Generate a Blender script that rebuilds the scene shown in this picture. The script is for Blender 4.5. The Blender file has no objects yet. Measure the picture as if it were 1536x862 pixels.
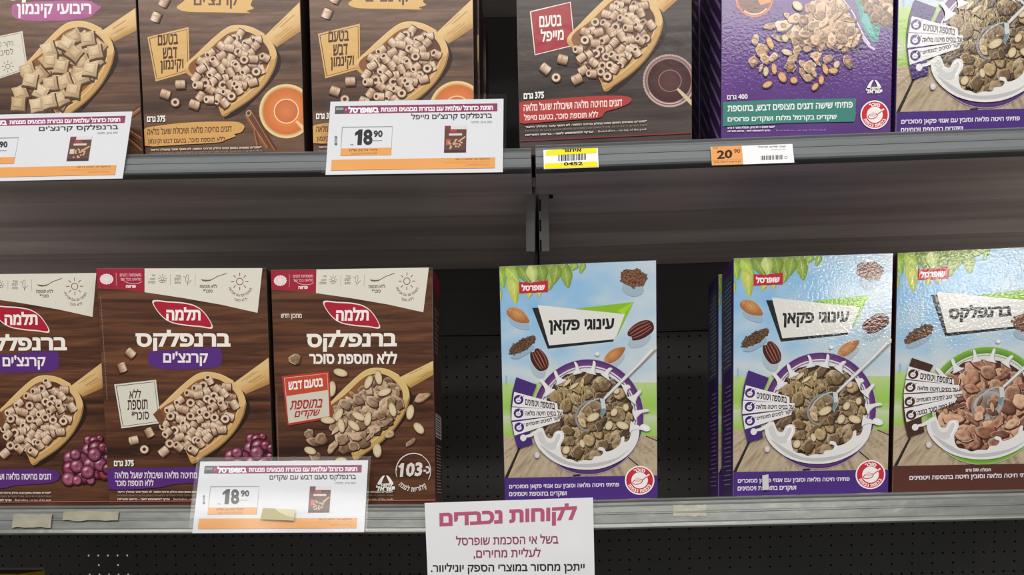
import bpy, bmesh, math, random
from mathutils import Vector, Matrix
from mathutils.geometry import tessellate_polygon

SC = bpy.context.scene
COL = SC.collection
EYE = 1.06                       # eye level above the floor; heights in this script are measured from the eye
R = math.radians

# ------------------------------------------------------------------ camera
cam_d = bpy.data.cameras.new('camera')
cam = bpy.data.objects.new('camera', cam_d)
COL.objects.link(cam)
_yaw, _pit, _rol = R(1.5856), R(6.2662), R(-0.2459)
_f = Vector((-math.sin(_yaw)*math.cos(_pit), math.cos(_yaw)*math.cos(_pit), -math.sin(_pit)))
_r = Vector((math.cos(_yaw), math.sin(_yaw), 0))
_u = _r.cross(_f)
_r2 = _r*math.cos(_rol) + _u*math.sin(_rol)
_u2 = _u*math.cos(_rol) - _r*math.sin(_rol)
cam.matrix_world = Matrix(((_r2.x, _u2.x, -_f.x, 0), (_r2.y, _u2.y, -_f.y, -0.97), (_r2.z, _u2.z, -_f.z, EYE), (0, 0, 0, 1)))
cam_d.sensor_width = 36
cam_d.lens = 36*1280/1536
cam_d.shift_y = 0.3043           # an off-centre crop of a taller photograph
cam_d.clip_start = 0.01
SC.camera = cam

# ------------------------------------------------------------------ world, lamps, exposure
w = bpy.data.worlds.new('store_light'); SC.world = w; w.use_nodes = True
bg = w.node_tree.nodes['Background']; bg.inputs[0].default_value = (0.95, 0.97, 1.0, 1); bg.inputs[1].default_value = 0.30
def lamp(name, loc, size, power, target, col=(1, 0.97, 0.92)):
    d = bpy.data.lights.new(name, 'AREA'); d.shape = 'RECTANGLE'; d.size, d.size_y = size; d.energy = power; d.color = col
    o = bpy.data.objects.new(name, d); COL.objects.link(o); o.location = loc
    o.rotation_euler = (Vector(target) - Vector(loc)).to_track_quat('-Z', 'Y').to_euler()
    return o
lamp('ceiling_lamp_aisle', (0.0, -1.25, EYE+1.75), (3.6, 0.30), 17, (0, -0.35, EYE))
lamp('ceiling_lamp_opposite', (-0.2, -2.05, EYE+1.75), (3.6, 0.30), 40, (0, 0.0, EYE+0.2))
lamp('ceiling_lamp_far', (2.9, -6.4, EYE+1.78), (0.8, 0.30), 22, (0.4, 0.0, EYE+0.3))
lamp('added_next_aisle_glow', (-1.33, 1.6, EYE-0.163), (0.4, 0.3), 1.6, (-1.33, 0.5, EYE-0.163))  # added low lamp panel standing in for the lit aisle beyond the holes
SC.view_settings.view_transform = 'Standard'
SC.view_settings.look = 'None'
SC.view_settings.exposure = 0.19
SC.view_settings.gamma = 1.0
SC.view_settings.use_curve_mapping = False

# ------------------------------------------------------------------ materials
def lin(c):
    c = c/255.0
    return c/12.92 if c <= 0.04045 else ((c+0.055)/1.055)**2.4
def S(r, g, b): return (lin(r), lin(g), lin(b), 1.0)
def mix(a, b, t): return tuple(a[i]+(b[i]-a[i])*t for i in range(3))
def mat(name, rgb, rough=0.5, metal=0.0, coat=0.0, bump=0.0, bscale=200.0, var=0.0, vscale=(8, 8, 8), spec=0.5):
    m = bpy.data.materials.new(name); m.use_nodes = True
    nt = m.node_tree; b = nt.nodes['Principled BSDF']
    b.inputs['Base Color'].default_value = S(*rgb); b.inputs['Roughness'].default_value = rough
    b.inputs['Metallic'].default_value = metal; b.inputs['Coat Weight'].default_value = coat
    b.inputs['Coat Roughness'].default_value = 0.15; b.inputs['Specular IOR Level'].default_value = spec
    tc = nt.nodes.new('ShaderNodeTexCoord')
    if bump:
        n = nt.nodes.new('ShaderNodeTexNoise'); n.inputs['Scale'].default_value = bscale; n.inputs['Detail'].default_value = 3
        bp = nt.nodes.new('ShaderNodeBump'); bp.inputs['Strength'].default_value = bump; bp.inputs['Distance'].default_value = 0.002
        nt.links.new(tc.outputs['Object'], n.inputs['Vector']); nt.links.new(n.outputs['Fac'], bp.inputs['Height'])
        nt.links.new(bp.outputs['Normal'], b.inputs['Normal']); nt.links.new(bp.outputs['Normal'], b.inputs['Coat Normal'])
    if var:
        mp = nt.nodes.new('ShaderNodeMapping'); mp.inputs['Scale'].default_value = vscale
        n2 = nt.nodes.new('ShaderNodeTexNoise'); n2.inputs['Scale'].default_value = 1.0; n2.inputs['Detail'].default_value = 5
        rp = nt.nodes.new('ShaderNodeValToRGB')
        lo = tuple(max(0, c*(1-var)) for c in rgb); hi = tuple(min(255, c*(1+var)) for c in rgb)
        rp.color_ramp.elements[0].position = 0.3; rp.color_ramp.elements[0].color = S(*lo)
        rp.color_ramp.elements[1].position = 0.7; rp.color_ramp.elements[1].color = S(*hi)
        nt.links.new(tc.outputs['Object'], mp.inputs['Vector']); nt.links.new(mp.outputs['Vector'], n2.inputs['Vector'])
        nt.links.new(n2.outputs['Fac'], rp.inputs['Fac']); nt.links.new(rp.outputs['Color'], b.inputs['Base Color'])
    return m
def ink_mat(name, rough, coat, bump, bscale, crough=0.15, spec=0.2):
    m = mat(name, (255, 255, 255), rough, 0, coat, bump, bscale, spec=spec)
    nt = m.node_tree; a = nt.nodes.new('ShaderNodeAttribute'); a.attribute_name = 'ink'
    nt.links.new(a.outputs['Color'], nt.nodes['Principled BSDF'].inputs['Base Color'])
    nt.nodes['Principled BSDF'].inputs['Coat Roughness'].default_value = crough
    return m
def wood_print(name, dark, mid, light, coat=0.15):
    m = mat(name, mid, 0.45, 0, coat, 0.12, 60, spec=0.15)
    nt = m.node_tree; b = nt.nodes['Principled BSDF']; tc = nt.nodes.new('ShaderNodeTexCoord')
    mp = nt.nodes.new('ShaderNodeMapping'); mp.inputs['Scale'].default_value = (7, 1, 130)
    n = nt.nodes.new('ShaderNodeTexNoise'); n.inputs['Scale'].default_value = 1; n.inputs['Detail'].default_value = 6; n.inputs['Roughness'].default_value = 0.65
    n.inputs['Distortion'].default_value = 0.6
    rp = nt.nodes.new('ShaderNodeValToRGB')
    rp.color_ramp.elements[0].position = 0.3; rp.color_ramp.elements[0].color = S(*dark)
    rp.color_ramp.elements[1].position = 0.72; rp.color_ramp.elements[1].color = S(*light)
    e = rp.color_ramp.elements.new(0.5); e.color = S(*mid)
    mp2 = nt.nodes.new('ShaderNodeMapping'); mp2.inputs['Scale'].default_value = (3, 1, 22)
    n2 = nt.nodes.new('ShaderNodeTexNoise'); n2.inputs['Scale'].default_value = 1; n2.inputs['Detail'].default_value = 2
    ad = nt.nodes.new('ShaderNodeMath'); ad.operation = 'MULTIPLY_ADD'; ad.inputs[1].default_value = 0.6
    sb = nt.nodes.new('ShaderNodeMath'); sb.operation = 'SUBTRACT'; sb.inputs[1].default_value = 0.3
    L = nt.links.new
    L(tc.outputs['Object'], mp.inputs['Vector']); L(mp.outputs['Vector'], n.inputs['Vector'])
    L(tc.outputs['Object'], mp2.inputs['Vector']); L(mp2.outputs['Vector'], n2.inputs['Vector'])
    L(n2.outputs['Fac'], ad.inputs[0]); L(n.outputs['Fac'], ad.inputs[2]); L(ad.outputs[0], sb.inputs[0])
    L(sb.outputs[0], rp.inputs['Fac']); L(rp.outputs['Color'], b.inputs['Base Color'])
    return m
INK = ink_mat('printed_card', 0.45, 0.15, 0.12, 60, 0.12, 0.15)
INK_GLOSS = ink_mat('glossy_printed_card', 0.46, 0.55, 0.06, 330, 0.06, 0.12)
INK_PAPER = ink_mat('printed_paper', 0.75, 0.0, 0.0, 60, 0.15, 0.2)
WOOD = wood_print('wood_print_brown', (50, 27, 17), (86, 52, 34), (118, 74, 48))
WOOD_GREY = wood_print('wood_print_grey_brown', (66, 46, 36), (98, 71, 56), (126, 96, 76))
WOOD_DARK = wood_print('wood_print_charcoal', (48, 40, 37), (68, 58, 54), (90, 78, 71))
CARTON_BROWN = mat('brown_carton', (58, 36, 28), 0.5, 0, 0.2)
CARTON_PURPLE = mat('purple_carton', (62, 32, 98), 0.45, 0, 0.3)
CARTON_MAROON = mat('dark_brown_carton', (74, 38, 28), 0.45, 0, 0.3)
KRAFT = mat('grey_board', (150, 140, 128), 0.8)

# ------------------------------------------------------------------ object helpers
def mesh_obj(name, verts, faces, mats, parent=None, mi=None, smooth=False):
    me = bpy.data.meshes.new(name); me.from_pydata(verts, [], faces); me.update()
    for m in (mats if isinstance(mats, (list, tuple)) else [mats]): me.materials.append(m)
    if mi:
        for p, i in zip(me.polygons, mi): p.material_index = i
    if smooth:
        for p in me.polygons: p.use_smooth = True
    o = bpy.data.objects.new(name, me); COL.objects.link(o)
    if parent: o.parent = parent
    return o
def bm_obj(name, bm, mats, parent=None, smooth=False):
    me = bpy.data.meshes.new(name); bmesh.ops.recalc_face_normals(bm, faces=bm.faces[:]); bm.to_mesh(me); bm.free()
    for m in (mats if isinstance(mats, (list, tuple)) else [mats]): me.materials.append(m)
    if smooth:
        for p in me.polygons: p.use_smooth = True
    o = bpy.data.objects.new(name, me); COL.objects.link(o)
    if parent: o.parent = parent
    return o
def add_box(bm, x0, x1, y0, y1, z0, z1, bev=0.0, mi=0):
    r = bmesh.ops.create_cube(bm, size=1)
    vs = r['verts']
    for v in vs: v.co = Vector((x0+(v.co.x+.5)*(x1-x0), y0+(v.co.y+.5)*(y1-y0), z0+(v.co.z+.5)*(z1-z0)))
    fs = {f for v in vs for f in v.link_faces}
    for f in fs: f.material_index = mi
    if bev:
        es = {e for v in vs for e in v.link_edges}
        bmesh.ops.bevel(bm, geom=list(es), offset=bev, segments=2, affect='EDGES', profile=0.6)
def add_profile(bm, prof, x0, x1, closed=True):
    a = [bm.verts.new((x0, p[0], p[1])) for p in prof]; b = [bm.verts.new((x1, p[0], p[1])) for p in prof]
    n = len(prof)
    for i in range(n if closed else n-1):
        j = (i+1) % n; bm.faces.new((a[i], a[j], b[j], b[i]))
    if closed: bm.faces.new(a[::-1]); bm.faces.new(b)
def empty(name, loc, rot=(0, 0, 0)):
    o = bpy.data.objects.new(name, None); COL.objects.link(o); o.location = loc; o.rotation_euler = rot; o.empty_display_size = 0.05
    return o
def tag(o, label, cat=None, group=None, kind=None):
    if label: o['label'] = label
    if cat: o['category'] = cat
    if group: o['group'] = group
    if kind: o['kind'] = kind
    return o
def copy_tree(o, parent=None):
    c = o.copy(); COL.objects.link(c)
    if parent: c.parent = parent
    for ch in KIDS.get(o.name, []): 
        n = copy_tree(ch, c); KIDS.setdefault(c.name, []).append(n)
    return c
KIDS = {}
def kid(p, c): KIDS.setdefault(p.name, []).append(c)

# ------------------------------------------------------------------ flat print, laid out on a design sheet and mapped to a card's face
_TXT = {}
def outlines(s, res):
    # closed outlines of a line of lettering, each as a list of points
    c = bpy.data.curves.new('t', 'FONT'); c.body = s; c.size = 1; c.resolution_u = res; c.fill_mode = 'NONE'
    o = bpy.data.objects.new('t', c); COL.objects.link(o)
    dg = bpy.context.evaluated_depsgraph_get(); me = bpy.data.meshes.new_from_object(o.evaluated_get(dg))
    co = [(v.co.x, v.co.y) for v in me.vertices]; nb = {}
    for e in me.edges:
        a, b = e.vertices; nb.setdefault(a, []).append(b); nb.setdefault(b, []).append(a)
    bpy.data.objects.remove(o); bpy.data.curves.remove(c); bpy.data.meshes.remove(me)
    seen, loops = set(), []
    for st in sorted(nb):
        if st in seen: continue
        lp, cur, prev = [], st, None
        while cur is not None and cur not in seen:
            seen.add(cur); lp.append(cur); nx = [k for k in nb[cur] if k != prev and k not in seen]; prev, cur = cur, (min(nx, key=lambda k: abs(k-cur)) if nx else None)
        P = [co[k] for k in lp]; Q = [p for k, p in enumerate(P) if math.dist(p, P[k-1]) > 1e-4]
        if len(Q) > 2: loops.append(Q)
    return loops
def _area(P): return sum(P[i-1][0]*P[i][1]-P[i][0]*P[i-1][1] for i in range(len(P)))/2
def _wind(x, y, loops):
    w_ = 0
    for P in loops:
        for i in range(len(P)):
            (x1, y1), (x2, y2) = P[i-1], P[i]
            if (y1 <= y) != (y2 <= y) and (x2-x1)*(y-y1)/(y2-y1)+x1 > x: w_ += 1 if y2 > y1 else -1
    return w_
def text_mesh(s, bold, res):
    bold = bold*0.95+0.009 if bold > 0.005 else bold
    k = (s, bold, res)
    if k in _TXT: return _TXT[k]
    from mathutils.geometry import delaunay_2d_cdt
    loops = outlines(s, res)
    grp = []                       # outlines that share a column belong to one letter; its largest outline is its outside
    for P in sorted(loops, key=lambda P: min(p[0] for p in P)):
        a, b = min(p[0] for p in P), max(p[0] for p in P)
        if grp and a < grp[-1][0]-1e-3: grp[-1][1].append(P); grp[-1][0] = max(grp[-1][0], b)
        else: grp.append([b, [P]])
    loops = []
    for _, G in grp: loops += G if _area(max(G, key=lambda P: abs(_area(P)))) > 0 else [P[::-1] for P in G]
    if bold:
        out = []
        for P in loops:
            Q = []; n = len(P)
            for i in range(n):
                (ax, ay), (bx, by), (cx, cy) = P[i-1], P[i], P[(i+1) % n]
                l1 = math.hypot(bx-ax, by-ay) or 1; l2 = math.hypot(cx-bx, cy-by) or 1
                n1 = ((by-ay)/l1, -(bx-ax)/l1); n2 = ((cy-by)/l2, -(cx-bx)/l2); mx, my = n1[0]+n2[0], n1[1]+n2[1]
                l = mx*mx+my*my; f = min(2/l, 1.6) if l > 1e-6 else 1
                Q.append((bx+mx*f*bold, by+my*f*bold))
            out.append(Q)
        loops = out
    vs, fs = [], []
    pts, edges = [], []
    for P in loops:
        n0 = len(pts); pts += [Vector(p) for p in P]; edges += [(n0+i, n0+(i+1) % len(P)) for i in range(len(P))]
    if pts:
        r_ = delaunay_2d_cdt(pts, edges, [], 0, 1e-5); V, F = r_[0], r_[2]
        # only outlines whose box holds the point can matter
        bx = [(min(p[0] for p in P), max(p[0] for p in P), P) for P in loops]
        vs = [(v.x, v.y) for v in V]
        for f in F:
            x = sum(vs[i][0] for i in f)/len(f); y = sum(vs[i][1] for i in f)/len(f)
            if _wind(x, y, [P for a, b, P in bx if a <= x <= b]) != 0: fs.append(tuple(f))
    xs = [v[0] for v in vs] or [0, 1]; ys = [v[1] for v in vs] or [0, 1]
    _TXT[k] = (vs, fs, min(xs), max(xs), min(ys), max(ys))
    return _TXT[k]
def rtl(s):
    out, run = [], ''
    for ch in s[::-1]:
        if ch.isascii() and (ch.isalnum() or ch in './%'): run = ch + run
        else:
            if run: out.append(run); run = ''
            out.append({'(': ')', ')': '('}.get(ch, ch))
    if run: out.append(run)
    return ''.join(out)
def homography(q, w, h):
    # design-sheet quad TL,TR,BR,BL -> (-w/2..w/2, 0..h)
    src = q; dst = [(-w/2, h), (w/2, h), (w/2, 0), (-w/2, 0)]
    A = []; B = []
    for (x, y), (u, v) in zip(src, dst):
        A.append([x, y, 1, 0, 0, 0, -u*x, -u*y]); B.append(u)
        A.append([0, 0, 0, x, y, 1, -v*x, -v*y]); B.append(v)
    n = 8
    for i in range(n):
        p = max(range(i, n), key=lambda r_: abs(A[r_][i])); A[i], A[p] = A[p], A[i]; B[i], B[p] = B[p], B[i]
        for j in range(i+1, n):
            m = A[j][i]/A[i][i]
            if m:
                for k in range(i, n): A[j][k] -= m*A[i][k]
                B[j] -= m*B[i]
    x = [0]*n
    for i in range(n-1, -1, -1): x[i] = (B[i]-sum(A[i][k]*x[k] for k in range(i+1, n)))/A[i][i]
    return x
def spline(pts, n=6, closed=True):
    out = []; m = len(pts)
    for i in range(m if closed else m-1):
        if closed: p = [pts[(i+k-1) % m] for k in range(4)]
        else: p = [pts[min(max(i+k-1, 0), m-1)] for k in range(4)]
        for j in range(n):
            t = j/n; t2 = t*t; t3 = t2*t
            out.append(tuple(0.5*((2*p[1][a])+(-p[0][a]+p[2][a])*t+(2*p[0][a]-5*p[1][a]+4*p[2][a]-p[3][a])*t2+(-p[0][a]+3*p[1][a]-3*p[2][a]+p[3][a])*t3) for a in (0, 1)))
    if not closed: out.append(pts[-1])
    return out
class Art:
    DZ = 2e-6
    warp = None
    def __init__(s, quad, w, h, y0=-0.00025, margin=0.0007):
        s.w, s.h = w, h; s.sheet(quad); s.y = y0; s.parts = {}; s.order = []; s.part('front_panel')
        s.clip = (-w/2+margin, w/2-margin, margin, h-margin); s.pre = lambda x, y: (x, y)
    def sheet(s, quad): s.H = homography(quad, s.w, s.h); s.pre = lambda x, y: (x, y)
    def part(s, *path):
        s.cur = path
        if path not in s.parts: s.parts[path] = ([], [], []); s.order.append(path)
    def up(s, k=1): s.y -= s.DZ*k
    def m(s, x, y):
        x, y = s.pre(x, y); H = s.H; d = H[6]*x+H[7]*y+1
        return ((H[0]*x+H[1]*y+H[2])/d, (H[3]*x+H[4]*y+H[5])/d)
    def raw(s, pts, cols):
        x0, x1, z0, z1 = s.clip
        P = [(p[0], p[1], c) for p, c in zip(pts, cols)]
        if any(p[0] < x0 or p[0] > x1 or p[1] < z0 or p[1] > z1 for p in P):
            for ax, lim, sg in ((0, x0, 1), (0, x1, -1), (1, z0, 1), (1, z1, -1)):
                Q = []
                for i in range(len(P)):
                    a, b = P[i-1], P[i]; da, db = sg*(a[ax]-lim), sg*(b[ax]-lim)
                    if (da < 0) != (db < 0):
                        t = da/(da-db); Q.append((a[0]+(b[0]-a[0])*t, a[1]+(b[1]-a[1])*t, tuple(a[2][k]+(b[2][k]-a[2][k])*t for k in range(4))))
                    if db >= 0: Q.append(b)
                P = Q
                if len(P) < 3: return
        V, F, C = s.parts[s.cur]; n = len(V)
        ar = sum(P[i-1][0]*P[i][1]-P[i][0]*P[i-1][1] for i in range(len(P)))
        if ar < 0: P = P[::-1]
        for p in P: V.append((p[0], s.y+(s.warp(p[0], p[1]) if s.warp else 0), p[1])); C.append(p[2])
        F.append(tuple(range(n, n+len(P))))
    def face(s, pts, cols):
        s.raw([s.m(*p) for p in pts], [S(*c) for c in cols])
    def poly(s, pts, col, up=True):
        if up: s.up()
        c = S(*col); M = [s.m(*p) for p in pts]
        if len(M) <= 3: s.raw(M, [c]*len(M)); return
        for t in tessellate_polygon([[Vector((p[0], p[1], 0)) for p in M]]):
            s.raw([M[i] for i in t], [c]*3)
    def blob(s, pts, col, n=6): s.poly(spline(pts, n), col)
    def fan(s, c, pts, cc, ec, up=True):
        if up: s.up()
        n = len(pts); e = ec if isinstance(ec, list) else [ec]*n
        for i in range(n): s.face([c, pts[i-1], pts[i]], [cc, e[i-1], e[i]])
    def ell(s, cx, cy, rx, ry, ang=0, n=20, a0=0, a1=360):
        ca, sa = math.cos(R(ang)), math.sin(R(ang)); o = []
        for i in range(n if a1-a0 >= 360 else n+1):
            t = R(a0+(a1-a0)*i/n); x, y = rx*math.cos(t), ry*math.sin(t); o.append((cx+x*ca-y*sa, cy+x*sa+y*ca))
        return o
    def disc(s, cx, cy, rx, ry, ang, stops, n=20):
        # stops: [(radius 0..1, colour)] from outside to inside
        s.up()
        for (r0, c0), (r1, c1) in zip(stops, stops[1:]):
            A = s.ell(cx, cy, rx*r0, ry*r0, ang, n); B = s.ell(cx, cy, rx*r1, ry*r1, ang, n)
            for i in range(n):
                if r1 > 0: s.face([A[i-1], A[i], B[i], B[i-1]], [c0, c0, c1, c1])
                else: s.face([A[i-1], A[i], (cx, cy)], [c0, c0, c1])
    def ring(s, cx, cy, rx, ry, wd, col, n=28, ang=0, a0=0, a1=360):
        s.up(); A = s.ell(cx, cy, rx, ry, ang, n, a0, a1); B = s.ell(cx, cy, rx-wd, ry-wd, ang, n, a0, a1)
        full = a1-a0 >= 360
        for i in range(0 if full else 1, len(A)): s.face([A[i-1], A[i], B[i], B[i-1]], [col]*4)
    def line(s, pts, wd, col, col2=None, up=True, taper=None):
        if up: s.up()
        n = len(pts); Lf, Rt = [], []
        for i, p in enumerate(pts):
            a = pts[max(i-1, 0)]; b = pts[min(i+1, n-1)]; dx, dy = b[0]-a[0], b[1]-a[1]; l = math.hypot(dx, dy) or 1
            ww = wd/2*(1 if taper is None else 1+(taper-1)*i/(n-1))
            Lf.append((p[0]-dy/l*ww, p[1]+dx/l*ww)); Rt.append((p[0]+dy/l*ww, p[1]-dx/l*ww))
        for i in range(n-1): s.face([Lf[i], Lf[i+1], Rt[i+1], Rt[i]], [col, col, col2 or col, col2 or col])
    def grid(s, x0, x1, y0, y1, nx, ny, fn, up=True):
        if up: s.up()
        for j in range(ny):
            for i in range(nx):
                q = [(x0+(x1-x0)*(i+a)/nx, y0+(y1-y0)*(j+b)/ny) for a, b in ((0, 0), (1, 0), (1, 1), (0, 1))]
                s.face(q, [fn(*p) for p in q])
    def text(s, t, xL, yT, xR, yB, col, bold=0.012, tilt=0, shear=0, res=2, ltr=False):
        vs, fs, x0, x1, y0, y1 = text_mesh(t if ltr else rtl(t), bold, res); s.up(); c = S(*col)
        M = []
        for x, y in vs:
            u = (x-x0)/(x1-x0); v = (y-y0)/(y1-y0)
            M.append(s.m(xL+u*(xR-xL)+shear*v, yB-v*(yB-yT)+tilt*u))
        for f in fs: s.raw([M[i] for i in f], [c]*len(f))
    def arc_text(s, t, cx, cy, r, a0, a1, hgt, col, bold=0.02, inward=False, res=2, ltr=False, squash=1.0):
        # letters along a circle; a0..a1 in degrees, clockwise from the top, reading left to right on the sheet
        t = t if ltr else rtl(t); s.up(); c = S(*col)
        ms = [text_mesh(ch, bold, res) if ch != ' ' else None for ch in t]
        ws = [(m_[3]-m_[2]+0.10) if m_ else 0.25 for m_ in ms]; tot = sum(ws); acc = 0
        for m_, wd in zip(ms, ws):
            a = R(a0+(a1-a0)*(acc+wd/2)/tot); acc += wd
            if not m_: continue
            vs, fs, x0, x1, y0, y1 = m_; step = abs(R(a1-a0))*r/tot; M = []
            for x, y in vs:
                lx = (x-(x0+x1)/2)*step; ly = (y-0.35)/0.7*hgt
                if inward: px, py = cx+math.sin(a)*(r-ly)-math.cos(a)*lx, cy-math.cos(a)*(r-ly)-math.sin(a)*lx
                else: px, py = cx+math.sin(a)*(r+ly)+math.cos(a)*lx, cy-math.cos(a)*(r+ly)+math.sin(a)*lx
                M.append(s.m(px, cy+(py-cy)*squash))
            for f in fs: s.raw([M[i] for i in f], [c]*len(f))
    def build(s, parent, material, mats={}, labels={}):
        made = {}
        for path in s.order:
            V, F, C = s.parts[path]
            if not F: continue
            par = parent if len(path) == 1 else made[path[:-1]]
            me = bpy.data.meshes.new(path[-1]); me.from_pydata(V, [], F)
            at = me.attributes.new('ink', 'FLOAT_COLOR', 'POINT'); at.data.foreach_set('color', [x for c in C for x in c])
            me.materials.append(mats.get(path[-1], material)); me.update()
            o = bpy.data.objects.new(path[-1], me); COL.objects.link(o); o.parent = par; kid(par, o); made[path] = o
            if path[-1] in labels: o['label'] = labels[path[-1]]
        return made

# ------------------------------------------------------------------ printed pictures (drawn by shape; every one lies on a card's face)
WHITE = (240, 238, 232)
def irregular(rg, cx, cy, rx, ry, ang, n=9, j=0.22):
    ca, sa = math.cos(R(ang)), math.sin(R(ang)); o = []
    for i in range(n):
        t = 2*math.pi*i/n; k = 1+rg.uniform(-j, j); x, y = rx*k*math.cos(t), ry*k*math.sin(t); o.append((cx+x*ca-y*sa, cy+x*sa+y*ca))
    return o
def flake(a, rg, cx, cy, r, pal, out=(60, 38, 24)):
    ang = rg.uniform(0, 180); rx, ry = r*rg.uniform(.85, 1.2), r*rg.choice((.34, .5, .65, .8, .9))
    P = irregular(rg, cx, cy, rx, ry, ang, 13, .17); n = len(P)
    a.poly([((x-cx)*1.1+cx+r*.08, (y-cy)*1.1+cy+r*.13) for x, y in P], out)
    c = rg.choice(pal); c = mix(c, rg.choice(((255, 236, 204), (44, 26, 14))), rg.uniform(0, .22))
    lit = [-math.sin(math.atan2(y-cy, x-cx)+.7) for x, y in P]
    E = [mix(mix(c, (255, 238, 210), .5*max(0, l)), (34, 20, 12), .5*max(0, -l)+rg.uniform(0, .12)) for l in lit]
    k = rg.uniform(.5, .68); ox, oy = cx+rg.uniform(-.12, .12)*rx, cy+rg.uniform(-.12, .12)*ry
    I = [(ox+(x-cx)*k*rg.uniform(.8, 1.2), oy+(y-cy)*k*rg.uniform(.8, 1.2)) for x, y in P]
    cup = rg.random() < .45        # a cupped flake is dark inside with a bright rim, a domed one the other way round
    F = [mix(c, (44, 26, 14), rg.uniform(.22, .5)) if cup else mix(c, (255, 240, 214), rg.uniform(0, .34)) for _ in P]
    a.up()
    for q in range(n): a.face([P[q-1], P[q], I[q], I[q-1]], [E[q-1], E[q], F[q], F[q-1]])
    m = mix(c, (44, 26, 14), rg.uniform(.05, .4))
    for q in range(n): a.face([I[q-1], I[q], (ox, oy)], [F[q-1], F[q], m])
    if rg.random() < .5:
        q = rg.randrange(n); a.line([P[(q+i_) % n] for i_ in range(4)], r*.09, mix(c, (255, 244, 224), .45))
def tube(a, rg, cx, cy, s, kind=None, pal=((206, 174, 142), (196, 160, 128), (214, 184, 154))):
    kind = kind or rg.choice('ssoor'); c = rg.choice(pal); dk = (92, 62, 44); lt = mix(c, (255, 246, 232), .45)
    ang = rg.uniform(-70, 70); ca, sa = math.cos(R(ang)), math.sin(R(ang))
    T = lambda x, y: (cx+s*(x*ca-y*sa), cy+s*(x*sa+y*ca))
    if kind == 'r':
        a.disc(cx+s*.07, cy+s*.1, s*.62, s*.6, 0, [(1, (70, 44, 30)), (0, (70, 44, 30))], 12)
        a.disc(cx, cy, s*.55, s*.53, 0, [(1, mix(c, dk, .35)), (.72, lt), (.42, c)], 12)
        a.disc(cx, cy, s*.24, s*.24, 0, [(1, (84, 54, 38)), (0, (60, 38, 26))], 8); return
    hl = .50 if kind == 's' else .44; hw = .47
    a.poly([T(x*1.12+.06, y*1.12+.1) for x, y in ((-hl, -hw), (hl, -hw), (hl+.08, 0), (hl, hw), (-hl, hw), (-hl-.08, 0))], (74, 46, 32))
    bands = [(-hw, mix(c, dk, .25)), (-hw*.5, lt), (hw*.1, c), (hw, mix(c, dk, .7))]
    if math.cos(R(ang)) < 0: bands = bands[::-1]
    a.up()
    for (y0, c0), (y1, c1) in zip(bands, bands[1:]):
        b0, b1 = .08*(1-abs(y0)/hw), .08*(1-abs(y1)/hw)
        a.face([T(-hl-b0, y0), T(hl+b0, y0), T(hl+b1, y1), T(-hl-b1, y1)], [c0, c0, c1, c1])
    if kind == 'o':
        ex, ey = T(-hl, 0); a.disc(ex, ey, s*.34, s*.46, ang, [(1, mix(c, dk, .3)), (.8, lt), (.5, c)], 12)
        a.disc(ex, ey, s*.16, s*.22, ang, [(1, (84, 54, 38)), (0, (60, 38, 26))], 8)
    else:
        for k in range(2):
            x = rg.uniform(-hl, hl)*.7; a.line([T(x, -hw*.6), T(x+.06, hw*.6)], s*.06, mix(c, dk, .35))
def pillow(a, rg, cx, cy, s):
    c = rg.choice(((206, 176, 134), (192, 160, 118), (216, 190, 150))); ang = rg.uniform(-40, 40)
    ca, sa = math.cos(R(ang)), math.sin(R(ang)); T = lambda x, y: (cx+s*(x*ca-y*sa), cy+s*(x*sa+y*ca))
    base = [(-.5, -.44), (-.05, -.43), (.46, -.5), (.45, 0), (.5, .46), (0, .44), (-.48, .5), (-.46, 0)]
    a.poly([T(x*1.12+.05, y*1.12+.1) for x, y in base], (84, 60, 42))
    E = [mix(c, (90, 62, 40), .08+.5*max(0, (x*.6+y))) for x, y in base]
    a.fan(T(-.05, -.05), [T(*p) for p in base], mix(c, (255, 244, 222), .3), E)
    a.line([T(-.36, .2), T(.3, .26)], s*.05, mix(c, (90, 62, 40), .4)); a.line([T(.3, -.34), T(.3, .26)], s*.05, mix(c, (90, 62, 40), .35))
    a.line([T(-.3, -.28), T(.2, -.3)], s*.05, mix(c, (255, 248, 235), .5))
def almond_slice(a, cx, cy, rx, ry, ang):
    ry *= .88
    a.disc(cx+rx*.06, cy+ry*.18, rx*1.08, ry*1.1, ang, [(1, (72, 46, 32)), (0, (72, 46, 32))], 14)
    a.disc(cx, cy, rx, ry, ang, [(1, (156, 122, 82)), (.84, (206, 186, 148)), (.3, (222, 206, 172)), (0, (208, 188, 150))], 16)
def inside(p, poly):
    c = False; n = len(poly)
    for i in range(n):
        (x1, y1), (x2, y2) = poly[i-1], poly[i]
        if (y1 > p[1]) != (y2 > p[1]) and p[0] < (x2-x1)*(p[1]-y1)/(y2-y1)+x1: c = not c
    return c
def fill_pts(rg, poly, step, jit=.28):
    x0 = min(p[0] for p in poly); x1 = max(p[0] for p in poly); y0 = min(p[1] for p in poly); y1 = max(p[1] for p in poly)
    o = []; y = y0; k = 0
    while y < y1:
        x = x0+(step/2 if k % 2 else 0)
        while x < x1:
            p = (x+rg.uniform(-jit, jit)*step, y+rg.uniform(-jit, jit)*step)
            if inside(p, poly): o.append(p)
            x += step
        y += step*.82; k += 1
    return o
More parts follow.
